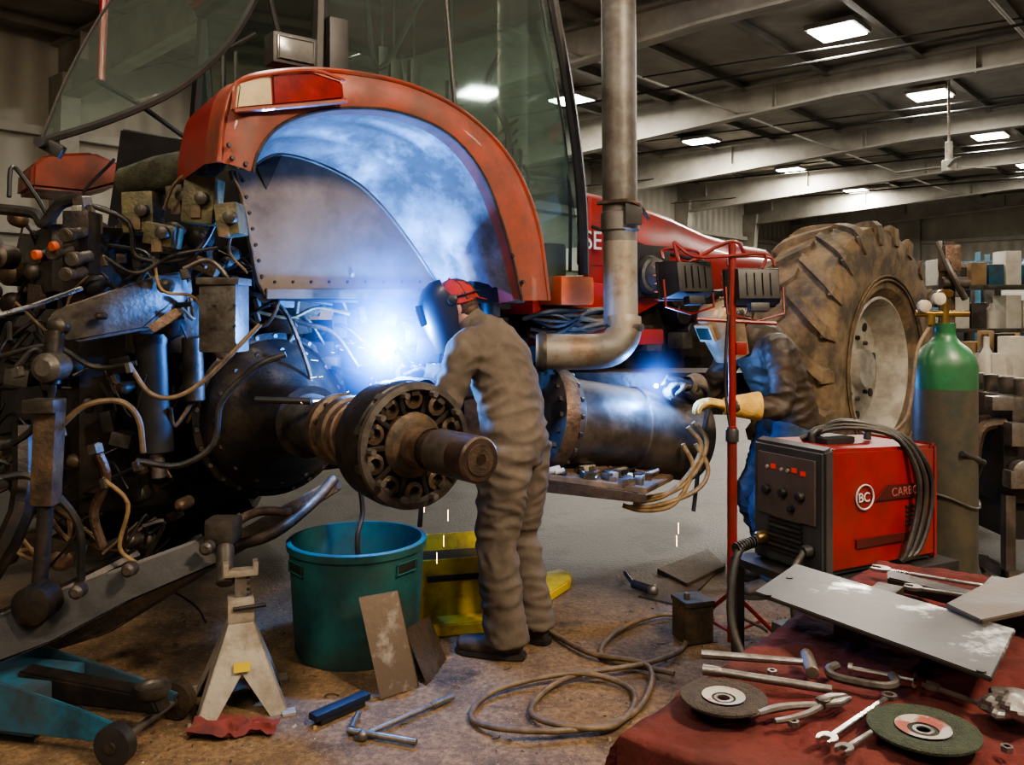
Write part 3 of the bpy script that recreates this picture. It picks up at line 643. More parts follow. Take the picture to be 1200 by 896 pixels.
# ================================================================== PEOPLE
def hand(par,M,side,m,curl=.9,name='hand',sc=1.):
    b=B(name); 
    b.tube([V((-.05,0,0)),V((0,0,0)),V((.035,0,0)),V((.075,0,0)),V((.095,0,-.002))],[(.040,.034),(.034,.024),(.042,.020),(.044,.018),(.036,.014)],m,14,3,side=V((0,1,0)))
    for y,L in ((-.033,.062),(-.011,.074),(.011,.078),(.033,.070)):
        y=-y*-side; p=V((.080,y,0)); a=0; pts=[p]
        for k,l in enumerate((.45,.30,.25)):
            a+=curl*(.55,.8,.6)[k]; p=p+V((math.cos(a),0,-math.sin(a)))*L*l*1.25; pts.append(p)
        b.tube([V((.055,y,0))]+pts,[.010,.0115,.0108,.010,.008],m,10,3); b.sph(pts[-1],.008,m,seg=10)
    t=[V((.015,side*.025,-.006)),V((.040,side*.052,-.018)),V((.066,side*.055,-.036)),V((.086,side*.042,-.050))]
    b.tube(t,[.016,.014,.012,.009],m,10,3); b.sph(t[-1],.009,m,seg=10)
    for i in range(len(b.v)): b.v[i]=M@(b.v[i]*sc)
    return remesh(b,.0042,3,parent=par)
def orient(o,x,z):
    x=V(x).normalized(); y=V(z).cross(x).normalized(); z=x.cross(y)
    return Matrix.Translation(V(o))@Matrix((x,y,z)).transposed().to_4x4()
def person(name,loc,face,J,mats,cap,hel,gl,wr=.006):
    e=empty(name); f=V((face[0],face[1],0)).normalized(); l=V((-f.y,f.x,0)); W=Matrix.Translation(V(loc))@Matrix((f,l,UP)).transposed().to_4x4()
    Y=V((0,1,0)); top,pants,bootm=mats
    def put(b): 
        for i in range(len(b.v)): b.v[i]=W@b.v[i]
        return b
    b=B('jacket' if pants is not top else 'coverall')
    b.tube([V(p) for p in J['spine']],J['sr'],top,24,4,side=Y)
    for s in ('L','R'):
        sh,el,wr_=[V(p) for p in J['arm'+s]]
        inn=V((sh.x-.02,sh.y*.45,sh.z+.005))
        b.tube([inn,sh,sh.lerp(el,.5),el,el.lerp(wr_,.5),wr_],[.075,.080,.068,.062,.056,.046],top,16,4)
        b.tube([wr_.lerp(el,.12),wr_.lerp(el,.02)],[.052,.052],top,14,1)
    if pants is top: legs(b,J,top)
    put(b); remesh(b,.010,3,wr,parent=e)
    if pants is not top:
        b=B('trousers'); hp=V(J['spine'][0]); b.tube([hp+V((0,0,-.08)),hp,hp+V((0,0,.12))],[(.12,.10),(.165,.125),(.16,.12)],pants,20,3,side=Y); legs(b,J,pants); put(b); remesh(b,.011,3,wr,parent=e)
    b=B('collar'); nk=V(J['spine'][-1]); up=(V(J['head'])-nk).normalized()
    b.lathe(nk-up*.045,up,[(0,.088),(.045,.080),(.075,.080),(.073,.072),(.01,.07)],top,24,cap=False); put(b).done(50,e)
    b=B('boots')
    for s in ('L','R'):
        an=V(J['leg'+s][2]); t=V(J['toe'+s]).normalized()
        b.tube([V((an.x,an.y,.20)),V((an.x,an.y,.10)),V((an.x-.0,an.y,.07))],[.062,.058,.055],bootm,14,3)
        o=V((an.x,an.y,0))
        b.tube([o-t*.075+V((0,0,.05)),o-t*.03+V((0,0,.055)),o+t*.06+V((0,0,.055)),o+t*.14+V((0,0,.045)),o+t*.20+V((0,0,.042)),o+t*.225+V((0,0,.036))],[(.028,.030),(.042,.050),(.045,.050),(.052,.042),(.046,.038),(.025,.022)],bootm,18,3,side=Y if abs(t.y)<.8 else V((1,0,0)))
    put(b); remesh(b,.008,4,parent=e)
    b=B('boot_soles')
    for s in ('L','R'):
        an=V(J['leg'+s][2]); t=V(J['toe'+s]).normalized(); q=V((-t.y,t.x,0)); o=V((an.x,an.y,0.001))
        b.poly([o-t*.09+q*.025,o-t*.09-q*.025,o-t*.05-q*.042,o+t*.10-q*.050,o+t*.19-q*.046,o+t*.235-q*.02,o+t*.235+q*.02,o+t*.19+q*.046,o+t*.10+q*.050,o-t*.05+q*.042],V((0,0,.028)),rubber,.005)
    put(b).done(40,e)
    hd=V(J['head']); hx=V(J['look']).normalized(); HM=W@orient(hd,hx,(0,0,1))
    b=B('head')
    b.sph((0-.01,0,.03),(.098,.078,.095),skin); b.sph((.015,0,-.045),(.075,.060,.075),skin); b.sph((.05,0,-.085),(.035,.034,.03),skin)
    b.tube([V((.085,0,.015)),V((.105,0,-.015)),V((.098,0,-.032))],[.010,.015,.012],skin,10,3)
    b.sph((.082,0,-.058),(.014,.026,.010),skin)
    for s in (-1,1): b.sph((-.01,s*.079,-.01),(.020,.010,.033),skin); b.sph((.062,s*.032,.030),(.03,.026,.010),skin)
    nb=HM.inverted()@(W@nk); b.tube([V((-.02,0,-.03)),V((-.02,0,-.06)).lerp(nb,.5),nb],[.060,.058,.062],skin,16,3)
    for i in range(len(b.v)): b.v[i]=HM@b.v[i]
    remesh(b,.006,3,parent=e)
    b=B('face_details')
    for s in (-1,1): b.sph((.078,s*.032,.008),(.012,.014,.010),eye,seg=12); b.sph((.088,s*.032,.008),(.004,.006,.006),dark,seg=10); b.box((.087,s*.033,.030),(.008,.034,.006),hairm,None,.002)
    b.box((.093,0,-.058),(.006,.042,.005),capred,None,.002)
    b.sph((-.028,0,.022),(.090,.083,.092),hairm); b.sph((-.055,0,-.03),(.055,.068,.05),hairm)
    for i in range(len(b.v)): b.v[i]=HM@b.v[i]
    b.done(50,e)
    b=B('cap'); rows=[]
    for j in range(9):
        ph=j/8*math.pi/2; rows.append([V((-.012+.108*math.cos(ph)*math.cos(a),.090*math.cos(ph)*math.sin(a),.012+.118*math.sin(ph))) for a in [i*math.pi/14 for i in range(29)]])
    b.grid(rows,cap); b.tube([V((-.012+.109*math.cos(a),.091*math.sin(a),.012)) for a in [i*math.pi/14 for i in range(29)]],.005,cap,6,1)
    b.sph((-.012,0,.132),.008,cap,seg=8)
    for a in (0,math.pi/3,-math.pi/3): b.tube([V((-.012+.1095*math.cos(p_)*math.cos(a),.0915*math.cos(p_)*math.sin(a),.012+.1195*math.sin(p_))) for p_ in [i*math.pi/10 for i in range(11)]],.0018,dark,5,1)
    bill=[V((-.105,-.055,.015)),V((-.140,-.040,-.002)),V((-.155,0,-.010)),V((-.140,.040,-.002)),V((-.105,.055,.015))]; b.poly(bill,V((0,0,.006)),cap,.002)
    for i in range(len(b.v)): b.v[i]=HM@b.v[i]
    b.done(60,e)
    b=B('welding_helmet'); rows=[];rin=[]
    for j in range(15):
        z=-.185+j*.325/14; k=1.0
        if z>.03: k=math.sqrt(max(.10,1-((z-.03)/.125)**2))
        if z<-.05: k=1-(-.05-z)*.9
        am=100-14*max(0,(-.02-z)/.16)-22*max(0,(z-.04)/.1)
        rows.append([V((.015+.152*k*math.cos(a),.120*(.45+.55*k)*math.sin(a),z)) for a in [math.radians(-am+i*2*am/20) for i in range(21)]])
        rin.append([V((.015+(p.x-.015)*.95,p.y*.95,p.z)) for p in rows[-1]])
    b.grid(rows,hel); b.grid(rin,hel)
    for j in range(14):
        for i in (0,20): b.raw([rows[j][i],rows[j+1][i],rin[j+1][i],rin[j][i]],[[0,1,2,3]],hel)
    for j in (0,14):
        for i in range(20): b.raw([rows[j][i],rows[j][i+1],rin[j][i+1],rin[j][i]],[[0,1,2,3]],hel)
    b.box((.163,0,.005),(.022,.125,.10),hel,None,.010); b.box((.175,0,.005),(.004,.100,.068),lensd,None,.001)
    for s in (-1,1): b.lathe((-.0,s*.112,.035),(0,s,0),[(0,.024),(.016,.024),(.02,.018)],dark,16)
    b.tube([V((-.012+.114*math.cos(a),.098*math.sin(a),.045)) for a in [i*math.pi/14 for i in range(29)]],[(.003,.009)]*29,dark,6,1)
    for i in range(len(b.v)): b.v[i]=HM@b.v[i]
    b.done(50,e,recalc=True)
    for s,sg in (('L',-1),('R',1)):
        gm=gl[0 if s=='L' else 1]; big=1.12 if gm is glove_y else 1.0
        w_=V(J['arm'+s][2]); dr,zz,cu=J['hand'+s]; hand(e,W@orient(w_+V(dr).normalized()*.03,dr,zz),sg,gm,cu,'glove',big)
        el=V(J['arm'+s][1]); d=(w_-el).normalized(); k=.15 if gm is glove_y else .09
        b=B('glove_cuff'); b.lathe(w_-d*k,d,[(0,.074),(.012,.077),(k,.052),(k+.04,.042)],gm,20,cap=False); put(b).done(50,e)
    return e,W
def legs(b,J,m):
    for s in ('L','R'):
        h,k,a=[V(p) for p in J['leg'+s]]
        b.tube([h+V((0,0,.05)),h.lerp(k,.30),h.lerp(k,.8),k,k.lerp(a,.4),k.lerp(a,.8),V((a.x,a.y,.065))],[(.108,.130),(.104,.118),(.090,.098),(.086,.090),(.084,.090),(.087,.092),(.092,.102)],m,20,3,side=V((0,1,0)))
J1=dict(spine=[(-.01,0,.84),(-.01,0,.93),(.0,0,1.04),(.03,0,1.17),(.08,0,1.30),(.14,0,1.39),(.19,0,1.435),(.215,0,1.46)],
 sr=[(.14,.12),(.182,.142),(.176,.136),(.178,.136),(.192,.142),(.178,.118),(.095,.09),(.068,.068)],
 armL=[(.13,.195,1.360),(.21,.27,1.10),(.43,.17,1.17)],armR=[(.16,-.18,1.360),(.34,-.24,1.15),(.48,-.07,1.22)],
 legL=[(-.01,.095,.88),(.03,.11,.50),(-.02,.115,.09)],legR=[(-.01,-.095,.88),(.02,-.11,.50),(-.05,-.115,.09)],toeL=(1,.15,0),toeR=(1,-.25,0),
 head=(.290,0.02,1.540),look=(.84,.46,-.28),handL=((.8,-.35,.25),(.1,.2,1),1.0),handR=((.75,.5,.3),(0,-.3,1),1.1))
man1,W1=person('man_welding',(.005,3.86,0),(-.90,.43),J1,(cover,cover,boot),capred,helm,(glove_g,glove_g),.009)
J2=dict(spine=[(-.14,0,.82),(-.13,0,.90),(-.11,0,1.01),(-.06,0,1.13),(.0,0,1.26),(.06,0,1.35),(.12,0,1.40),(.15,0,1.42)],
 sr=[(.12,.10),(.175,.135),(.175,.14),(.185,.145),(.200,.150),(.18,.125),(.09,.085),(.066,.066)],
 armL=[(.04,.20,1.32),(.06,.27,1.03),(.32,.22,1.03)],armR=[(.08,-.18,1.33),(.26,-.24,1.07),(.44,-.06,1.12)],
 legL=[(-.12,.10,.84),(.08,.13,.48),(.0,.13,.09)],legR=[(-.12,-.10,.84),(.04,-.12,.48),(-.14,-.12,.09)],toeL=(1,.1,0),toeR=(1,-.1,0),
 head=(.245,0,1.475),look=(.85,.25,-.44),handL=((.95,-.1,.2),(.1,.1,1),.8),handR=((.9,.2,.0),(0,-.2,1),1.1))
man2,W2=person('man_welding',(1.42,4.72,0),(-.985,-.17),J2,(jacket,jeans,boot),helmg,helmg,(glove_y,glove_g),.010)
def torch(par,a,tip):
    b=B('welding_torch'); a=V(a);tip=V(tip); d=(tip-a).normalized(); up=V((0,0,.05))
    b.tube([a-d*.10-up,a,a+d*.06+up*.6,a.lerp(tip,.6)+up*.8,tip],[.014,.015,.011,.010,.010],dark,10,4); b.cyl(a.lerp(tip,.75)+up*.3,tip-d*.01,.012,brass)
    b.tube([a-d*.10-up,a-d*.2-up*3,a-d*.15-up*8,a-d*.1+V((0,0,-.75))],.012,rubber,8,5); b.done(40,par)
ARC=P(452,411,4.0); torch(man1,W1@V((.55,.02,1.27)),ARC+V((.03,-.01,-.01)))
ARC2=P(769,452,4.62); torch(man2,W2@V((.52,-.03,1.15)),ARC2+V((.03,.02,0)))

# ================================================================== ARC, GLOW HAZE WITH SMOKE WISPS, SPARKS
def pt(name,loc,e,c,r=.03):
    l=bpy.data.lights.new(name,'POINT'); l.energy=e; l.color=c; l.shadow_soft_size=r; o=bpy.data.objects.new(name,l); bpy.context.scene.collection.objects.link(o); o.location=loc; return o
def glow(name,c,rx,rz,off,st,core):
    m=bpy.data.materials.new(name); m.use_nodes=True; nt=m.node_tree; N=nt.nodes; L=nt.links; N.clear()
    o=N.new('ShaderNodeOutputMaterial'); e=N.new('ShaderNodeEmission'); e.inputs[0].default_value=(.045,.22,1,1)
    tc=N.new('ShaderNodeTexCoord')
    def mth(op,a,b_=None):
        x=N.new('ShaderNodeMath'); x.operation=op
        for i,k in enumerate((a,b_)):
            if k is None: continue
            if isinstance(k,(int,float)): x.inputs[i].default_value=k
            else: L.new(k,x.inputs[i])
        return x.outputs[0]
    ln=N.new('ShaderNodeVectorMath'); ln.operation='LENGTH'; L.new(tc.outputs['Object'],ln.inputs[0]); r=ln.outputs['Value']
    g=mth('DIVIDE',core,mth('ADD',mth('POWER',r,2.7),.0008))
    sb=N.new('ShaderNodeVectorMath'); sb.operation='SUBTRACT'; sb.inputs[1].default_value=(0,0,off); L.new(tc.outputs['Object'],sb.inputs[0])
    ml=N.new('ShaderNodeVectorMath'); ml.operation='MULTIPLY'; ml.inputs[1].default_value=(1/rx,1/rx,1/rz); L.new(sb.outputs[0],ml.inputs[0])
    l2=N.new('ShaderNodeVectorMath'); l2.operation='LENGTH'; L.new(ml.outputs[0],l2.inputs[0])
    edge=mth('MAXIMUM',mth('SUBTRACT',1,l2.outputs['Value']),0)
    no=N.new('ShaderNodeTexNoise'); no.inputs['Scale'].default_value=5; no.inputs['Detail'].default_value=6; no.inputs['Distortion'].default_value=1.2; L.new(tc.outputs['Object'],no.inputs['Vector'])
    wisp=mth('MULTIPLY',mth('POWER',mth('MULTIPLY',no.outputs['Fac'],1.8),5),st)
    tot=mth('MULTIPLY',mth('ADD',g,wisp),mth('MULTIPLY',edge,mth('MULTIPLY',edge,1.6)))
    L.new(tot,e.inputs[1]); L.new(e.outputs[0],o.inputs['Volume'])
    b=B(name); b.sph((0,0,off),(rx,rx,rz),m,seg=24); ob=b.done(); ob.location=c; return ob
glow('arc_glow_smoke',ARC,.46,.66,.20,2.2,.26)  # both volumes emit by themselves: painted blue arc halo plus glowing smoke wisps
glow('arc_glow_smoke',ARC2,.20,.26,.05,.8,.016)
b=B('welding_arc'); b.sph(ARC,.040,arcm,seg=12)
for i in range(16):
    a=rnd.uniform(0,6.28); el=rnd.uniform(-1.3,1.3); dr=V((math.cos(a)*math.cos(el),math.sin(a)*math.cos(el),math.sin(el))); b.cyl(ARC,ARC+dr*rnd.uniform(.05,.085),.016,arcm,.003,seg=6)
b.done(); b=B('welding_arc'); b.sph(ARC2,.012,arcm,seg=12); b.done()
pt('arc_light',ARC+V((.0,-.07,.05)),88,(.08,.32,1)); pt('arc_light',ARC2+V((0,-.06,.03)),26,(.12,.36,1))
b=B('welding_sparks')
for i in range(70):
    a=rnd.uniform(0,6.28); el=rnd.uniform(-1.1,.7); dr=V((math.cos(a)*math.cos(el),math.sin(a)*math.cos(el),math.sin(el))); r0=rnd.uniform(.04,.34); L=rnd.uniform(.008,.035)
    p=ARC+dr*r0-V((0,0,r0*r0)); b.tube([p,p+dr*L-V((0,0,L*L*2))],.0007,rnd.choice((sparkm,sparkw)),3,1)
for u,v in ((520,640),(497,600),(795,625),(525,610),(512,660),(793,640)):
    p=P(u,v,3.9); b.tube([p,p+V((0,0,.05))],.0010,sparkm,4,1)
b.done(flat=True)

# ================================================================== FLOOR OBJECTS
b=B('plastic_tub'); c=V((-.70,3.86,0)); 
b.lathe(c,UP,[(.02,.0),(.0,.22),(.0,.265),(.03,.275),(.46,.300),(.465,.310),(.495,.312),(.50,.306),(.50,.290),(.46,.290),(.03,.262),(.03,0)],teal,64,cap=False)
for a in (math.radians(-35),math.radians(-140)):
    dr=V((math.cos(a),math.sin(a),0)); Rm=Matrix((V((-dr.y,dr.x,0)),dr,UP)).transposed(); b.box(c+dr*.290+V((0,0,.415)),(.11,.024,.035),dark,Rm,.008)
    b.tube([c+dr*.303+V((0,0,.415))+Rm@V((x,0,z)) for x,z in ((-.06,-.022),(.06,-.022),(.06,.022),(-.06,.022),(-.06,-.022))],.004,teal,6,1)
b.tube([c+V((.05,.1,.02)),c+V((.0,.0,.45)),P(425,600,3.9),P(420,560,3.9)],.012,rubber,8,4)
for i in range(6):
    a=i*1.1; b.box(c+V((.12*math.cos(a),.12*math.sin(a),.08+.04*i)),(.16,.10,.05),(cast,dark,castg)[i%3],Matrix.Rotation(a,3,'Z')@Matrix.Rotation(.4,3,'Y'),.01)
b.done(40)
b=B('steel_plate'); a,c_,d_,e_=G(446,821),G(490,806),P(466,692,3.50),P(420,700,3.47); a.z=c_.z=.004
b.poly([a,c_,d_,e_],V((.004,.010,0)),mat('scuffed_plate_brown',(.12,.09,.065),(.30,.27,.24),.4,.6,9,.1,(.55,.7)),.001); b.done(30)
b=B('steel_plate'); a,c_=G(500,804),G(522,774); a.z=c_.z=.004
b.poly([a,c_,P(502,722,3.80),P(474,738,3.60)],V((.004,.010,0)),rusty2,.001); b.done(30)
b=B('yellow_drain_pan')
Rz=Matrix.Rotation(.25,3,'Z')
c=G(532,742)+V((0,.34,.0))
for k,(dx,dy,sx_,sy_) in enumerate(((0,-.24,.50,.02),(0,.24,.50,.02),(-.24,0,.02,.50),(.24,0,.02,.50))): b.box(c+Rz@V((dx,dy,.165)),(sx_,sy_,.33),yellow,Rz,.006)
b.box(c+V((0,0,.01)),(.48,.48,.02),yellow,Rz,.004); b.box(c+Rz@V((0,0,.24)),(.42,.42,.02),dark,Rz,.004)
for dy in (-.25,): b.box(c+Rz@V((0,dy,.24)),(.40,.012,.03),dark,Rz,.003)
b.done()
b=B('yellow_ramp'); b.poly([G(600,735),G(668,690),G(670,680),G(655,676),G(560,700),G(560,730)],V((0,0,.05)),yellow,.008)
b.poly([G(505,748),G(600,740),G(598,725),G(505,735)],V((0,0,.06)),yellow,.008); b.done()
b=B('jack_stand'); c=G(282,822); c.z=0; H_=.36
Rz=Matrix.Rotation(.35,3,'Z'); fr_=.235
for i in range(4):
    a=math.pi/4+i*math.pi/2; fo=c+Rz@V((fr_*math.cos(a),fr_*math.sin(a),0)); tp=c+Rz@V((.045*math.cos(a),.045*math.sin(a),H_))
    a2=a+math.pi/2; fo2=c+Rz@V((fr_*math.cos(a2),fr_*math.sin(a2),0)); tp2=c+Rz@V((.045*math.cos(a2),.045*math.sin(a2),H_))
    m1=fo.lerp(fo2,.2); m2=fo.lerp(fo2,.8); pk=fo.lerp(fo2,.5).lerp(tp.lerp(tp2,.5),.42)
    inn=(c-fo.lerp(fo2,.5)).normalized()*.006; inn.z=0
    b.poly([fo,m1,pk.lerp(m1,.25),pk],inn,alum,.001); b.poly([m2,fo2,pk,pk.lerp(m2,.25)],inn,alum,.001); b.poly([fo,pk,tp],inn,alum,.001) ; b.poly([pk,fo2,tp2],inn,alum,.001); b.poly([pk,tp2,tp],inn,alum,.001)
    b.box(fo+V((0,0,.006)),(.05,.05,.012),alum,Rz,.003)
b.box(c+V((0,0,H_+.005)),(.10,.10,.09),alum,Rz,.012); b.box(c+V((0,0,H_+.07)),(.045,.03,.14),steel,Rz,.004)
for i in range(5): b.box(c+Rz@V((.028,0,H_+.02+i*.024)),(.014,.03,.010),steel,Rz,.002)
b.box(c+V((0,0,H_+.145)),(.13,.06,.025),alum,Rz,.008); b.box(c+Rz@V((.055,0,H_+.165)),(.02,.06,.04),alum,Rz,.004); b.box(c+Rz@V((-.055,0,H_+.165)),(.02,.06,.04),alum,Rz,.004)
b.cyl(c+Rz@V((-.03,-.055,H_+.02)),c+Rz@V((.09,-.07,H_+.03)),.008,dark)
b.box(c+Rz@V((.0,-.118,.18)),(.06,.004,.035),yellow,Rz@Matrix.Rotation(-.35,3,'X'),.0)
b.done(30)
b=B('floor_jack')
a0=G(140,893); d=V((-1,.22,0)).normalized(); w=V((-d.y,d.x,0))*-1  
o=V((a0.x,a0.y,.0))
for k in (0,.28):
    q=o+w*k
    b.poly([q+V((0,0,.06)),q+d*.9+V((0,0,.05)),q+d*.9+V((0,0,.20)),q+d*.55+V((0,0,.24)),q+d*.15+V((0,0,.16)),q-d*.03+V((0,0,.11))],w*.015,blue,.003)
b.box(o+w*.14+d*.6+V((0,0,.12)),(.5,.26,.16),blue,Matrix.Rotation(math.atan2(d.y,d.x),3,'Z'),.01)
for k in (-.045,.30):
    q=o+w*k+V((0,0,.07)); b.lathe(q,w,[(0,.045),(.003,.068),(.045,.068),(.048,.045)],dark if k<0 else rusty2,28); b.lathe(q-w*.006,w,[(0,.02),(.06,.02)],castg,12)
b.cyl(o+w*-.03+V((0,0,.07)),o+w*.34+V((0,0,.07)),.014,steel)
b.poly([o+w*.10+d*.5+V((0,0,.12)),o+w*.10+d*.5+V((0,0,.22)),o+w*.10-d*.05+V((0,0,.18)),o+w*.10-d*.08+V((0,0,.12))],w*.08,cast,.008)
b.lathe(o+w*.14-d*.03+V((0,0,.17)),UP,[(0,.05),(.02,.06),(.035,.06),(.035,.045),(.025,.04)],castg,24)
b.done(35)
b=B('wire_brush'); p,q=G(366,852),G(430,824); p.z=q.z=.025; dd=(q-p).normalized(); Rm=Matrix((dd,UP.cross(dd),UP)).transposed()
b.box((p+q)/2+V((0,0,.01)),((q-p).length,.05,.025),bluem,Rm,.01); b.box((p+q)/2-V((0,0,.012)),((q-p).length*.8,.04,.022),dark,Rm,.002); b.done()
b=B('breaker_bar'); p,q=G(425,868),G(530,822); p.z=q.z=.02
b.tube([p,q],.009,steel,10,1); b.tube([p.lerp(q,.75),q],.013,steel,10,1); r_=G(408,862); r2_=G(488,876); r_.z=r2_.z=.02
b.tube([r_,r2_],.011,steel,10,1); b.tube([G(412,860)+V((0,0,.02)),G(420,842)+V((0,0,.02))],.012,steel,10,1); b.sph(p,.02,steel,seg=12); b.done()
b=B('red_rag'); rows=[]; c=G(275,858)
for i in range(34):
    row=[]
    for j in range(24):
        x=(i/33-.5)*.30; y=(j/23-.5)*.17; q_=V((x*12,y*12,2)); h=1-abs(noise.noise(q_))*3
        row.append(c+V((x*(1+.5*noise.noise(V((y*9,3,1))))+.03*noise.noise(V((x*9,y*9,8))),y*(.8+.7*noise.noise(V((x*7,1,6))))+.05*noise.noise(V((x*8,y*8,5))),.010+.026*max(h,0))))
    rows.append(row)
b.grid(rows,mat('rag_red',(.20,.045,.038),(.12,.03,.026),.9,grime=.5)); b.done(80)
b=B('air_hose')
hp=[(640,742),(690,772),(760,792),(748,835),(690,862),(600,868),(552,845),(585,815),(680,800),(742,815),(722,858),(655,862),(622,835),(665,802),(765,786),(803,758),(790,727),(735,742),(705,772),(790,797)]
b.tube([G(u,v)+V((0,0,.016+.012*(i%3))) for i,(u,v) in enumerate(hp)],.0112,hoseT,10,8); b.done(80)
b=B('hose_coupler'); p=G(742,690); b.cyl(p+V((0,0,.03)),p+V((.08,-.1,.03)),.025,dark); b.tube([p+V((0,0,.03)),p+V((-.03,.1,.06)),p+V((.0,.2,.02))],.012,dark,8); b.sph(p+V((.09,-.11,.03)),.032,steel,seg=12); b.done()
b=B('scrap_sheet'); b.poly([G(748,700),G(820,655),G(850,662),G(800,712)],V((0,0,.012)),rusty2,.001)
b.poly([G(770,672),G(830,648),G(850,668),G(805,690)],V((0,0,.03)),rusty2,.003); b.done()
b=B('battery_box'); c=G(816,757); b.box(c+V((0,.08,.09)),(.14,.14,.17),cast2,Matrix.Rotation(.3,3,'Z'),.01); b.box(c+V((0,.08,.185)),(.15,.15,.025),castg,Matrix.Rotation(.3,3,'Z'),.008); b.cyl(c+V((-.03,.06,.19)),c+V((-.03,.06,.225)),.015,steel); b.done()
b=B('metal_shavings')
for i in range(5600):
    y=rnd.uniform(2.4,4.7); x=rnd.uniform(-1.6,1.4)*y/3.2
    if noise.noise(V((x*1.6,y*1.6,4)))<-.12: continue
    big=rnd.random()<.06; s=rnd.uniform(.002,.005)*(2.6 if big else 1); a=rnd.uniform(0,6.3); z=.0015
    c,sn=math.cos(a)*s,math.sin(a)*s
    b.raw([(x-c,y-sn,z),(x+sn*.6,y-c*.6,z),(x+c,y+sn,z+s*.5),(x-sn*.6,y+c*.6,z+s*.9)],[[0,1,2],[0,2,3]],(wood,hoseT,dark,rust)[i%4] if i%7 else white)
for i in range(34):
    y=rnd.uniform(2.9,4.3); x=rnd.uniform(-.9,1.1)*y/3.2; a=rnd.uniform(0,6.3); r=rnd.uniform(.012,.03)
    b.tube([V((x+r*math.cos(a+t),y+r*math.sin(a+t),.004+.003*t)) for t in (0,.8,1.6,2.6,3.4)],.002,rnd.choice((castg,dark,rust)),5,2)
b.done(flat=True,recalc=False)

# ================================================================== WORK LIGHT STAND
b=B('work_light_stand'); base=G(858,757); base.z=0; pw=V((base.x,base.y,0)); zt_=P(858,285,base.y).z
redd=mat('stand_red',(.22,.015,.013),(.15,.012,.01),.4,0,6,grime=.4)
b.cyl(pw+V((0,0,.02)),pw+V((0,0,1.0)),.022,redd); b.cyl(pw+V((0,0,.95)),pw+V((0,0,zt_)),.017,redd)
for a in (.3,2.4,4.5):
    dr=V((math.cos(a),math.sin(a),0)); b.tube([pw+V((0,0,.25)),pw+dr*.24+V((0,0,.02))],.010,redd,8,1); b.tube([pw+V((0,0,.06)),pw+dr*.15+V((0,0,.10))],.007,redd,8,1); b.sph(pw+dr*.24+V((0,0,.018)),.016,dark,seg=10)
b.lathe(pw+V((0,0,.93)),UP,[(0,.03),(.05,.03),(.06,.024)],dark,16)
zc=P(858,335,base.y).z
b.tube([pw+V((-.16,0,zc-.15)),pw+V((.20,0,zc-.17))],.009,redd,8,1)
b.tube([P(790,283,3.9),P(800,310,3.88),P(838,290,3.9),P(862,283,3.88),P(874,300,3.9)],.009,redd,8,4)
b.tube([P(790,283,3.9),P(812,300,3.85),P(850,300,3.85),P(896,298,3.9),P(890,320,3.9)],.008,redd,8,3)
for u,v,ang in ((806,328,.45),(884,336,.1)):
    c=P(u,v,3.9); Rm=Matrix.Rotation(ang,3,'Z')@Matrix.Rotation(-.15,3,'X')@Matrix.Scale(1.12,3)
    b.poly([c+Rm@V(p_) for p_ in ((-.11,.05,-.075),(.11,.05,-.075),(.11,.05,.085),(-.11,.05,.085))],Rm@V((0,.015,0)),dark,.004)
    b.grid([[c+Rm@V((x*sx,y,z*sx)) for x,z in ((-.105,-.07),(.105,-.07),(.105,.08),(-.105,.08),(-.105,-.07))] for sx,y in ((1,.05),(.97,.0),(.82,-.05))],dark)
    b.box(c+Rm@V((0,-.045,.003)),(.190,.015,.135),dark,Rm.normalized(),.004)
    for k in range(4): b.box(c+Rm@V((-.05+.033*k,-.056,.003)),(.005,.010,.10),dark,Rm.normalized(),.001)
    b.box(c+Rm@V((0,.068,0)),(.19,.006,.13),lampm,Rm.normalized(),.001)
    b.box(c+Rm@V((0,-.03,-.09)),(.09,.05,.04),dark,Rm.normalized(),.01)
    for sx in (-.12,.12): b.tube([c+Rm@V((sx,0,.0)),c+Rm@V((sx,0,-.11)),c+Rm@V((0,0,-.14))],.006,redd,6,1)
    b.tube([c+Rm@V((-.1,.02,.09)),c+Rm@V((-.08,.03,.13)),c+Rm@V((.08,.03,.13)),c+Rm@V((.1,.02,.09))],.008,redd,6,4)
    for k in range(5): b.tube([c+Rm@V((-.11,.085,-.07+.035*k)),c+Rm@V((.11,.085,-.07+.035*k))],.003,redd,5,1)
b.tube([P(856,330,3.87),P(850,450,3.87),P(862,560,3.87),P(855,700,3.9),P(900,740,3.8)],.007,rubber,6,6)
b.box(P(868,408,3.88),(.05,.04,.06),redd,None,.01)
b.done(38)

# ================================================================== WELDING MACHINE + CART
sx=V((.893,.452,0)).normalized(); sy=V((-sx.y,sx.x,0))
C0=V((1.04,2.85,0)); WL,WW=.56,.33
def Wm(x,y,z): return C0+sx*x+sy*y+V((0,0,z))
RmW=Matrix((sx,sy,UP)).transposed()
b=B('welding_machine')
b.poly([Wm(.03,0,.63),Wm(WL,0,.63),Wm(WL,0,1.03),Wm(.03,0,1.05)],sy*WW,mred,.012)
b.poly([Wm(0,-.004,.62),Wm(.05,-.004,.62),Wm(.05,-.004,1.06),Wm(-.0,-.004,1.045)],sy*(WW+.008),mdark,.01)
b.poly([Wm(WL-.02,-.004,.62),Wm(WL+.012,-.004,.62),Wm(WL+.012,-.004,1.035),Wm(WL-.02,-.004,1.04)],sy*(WW+.008),mred,.01)
b.box(Wm(.28,WW/2,.634),(.54,.31,.02),mdark,RmW,.005)
b.box(Wm(-.004,WW/2,.90),(.01,.27,.22),mat('panel_inset',(.10,.075,.07),(.07,.055,.05),.4),RmW,.003)
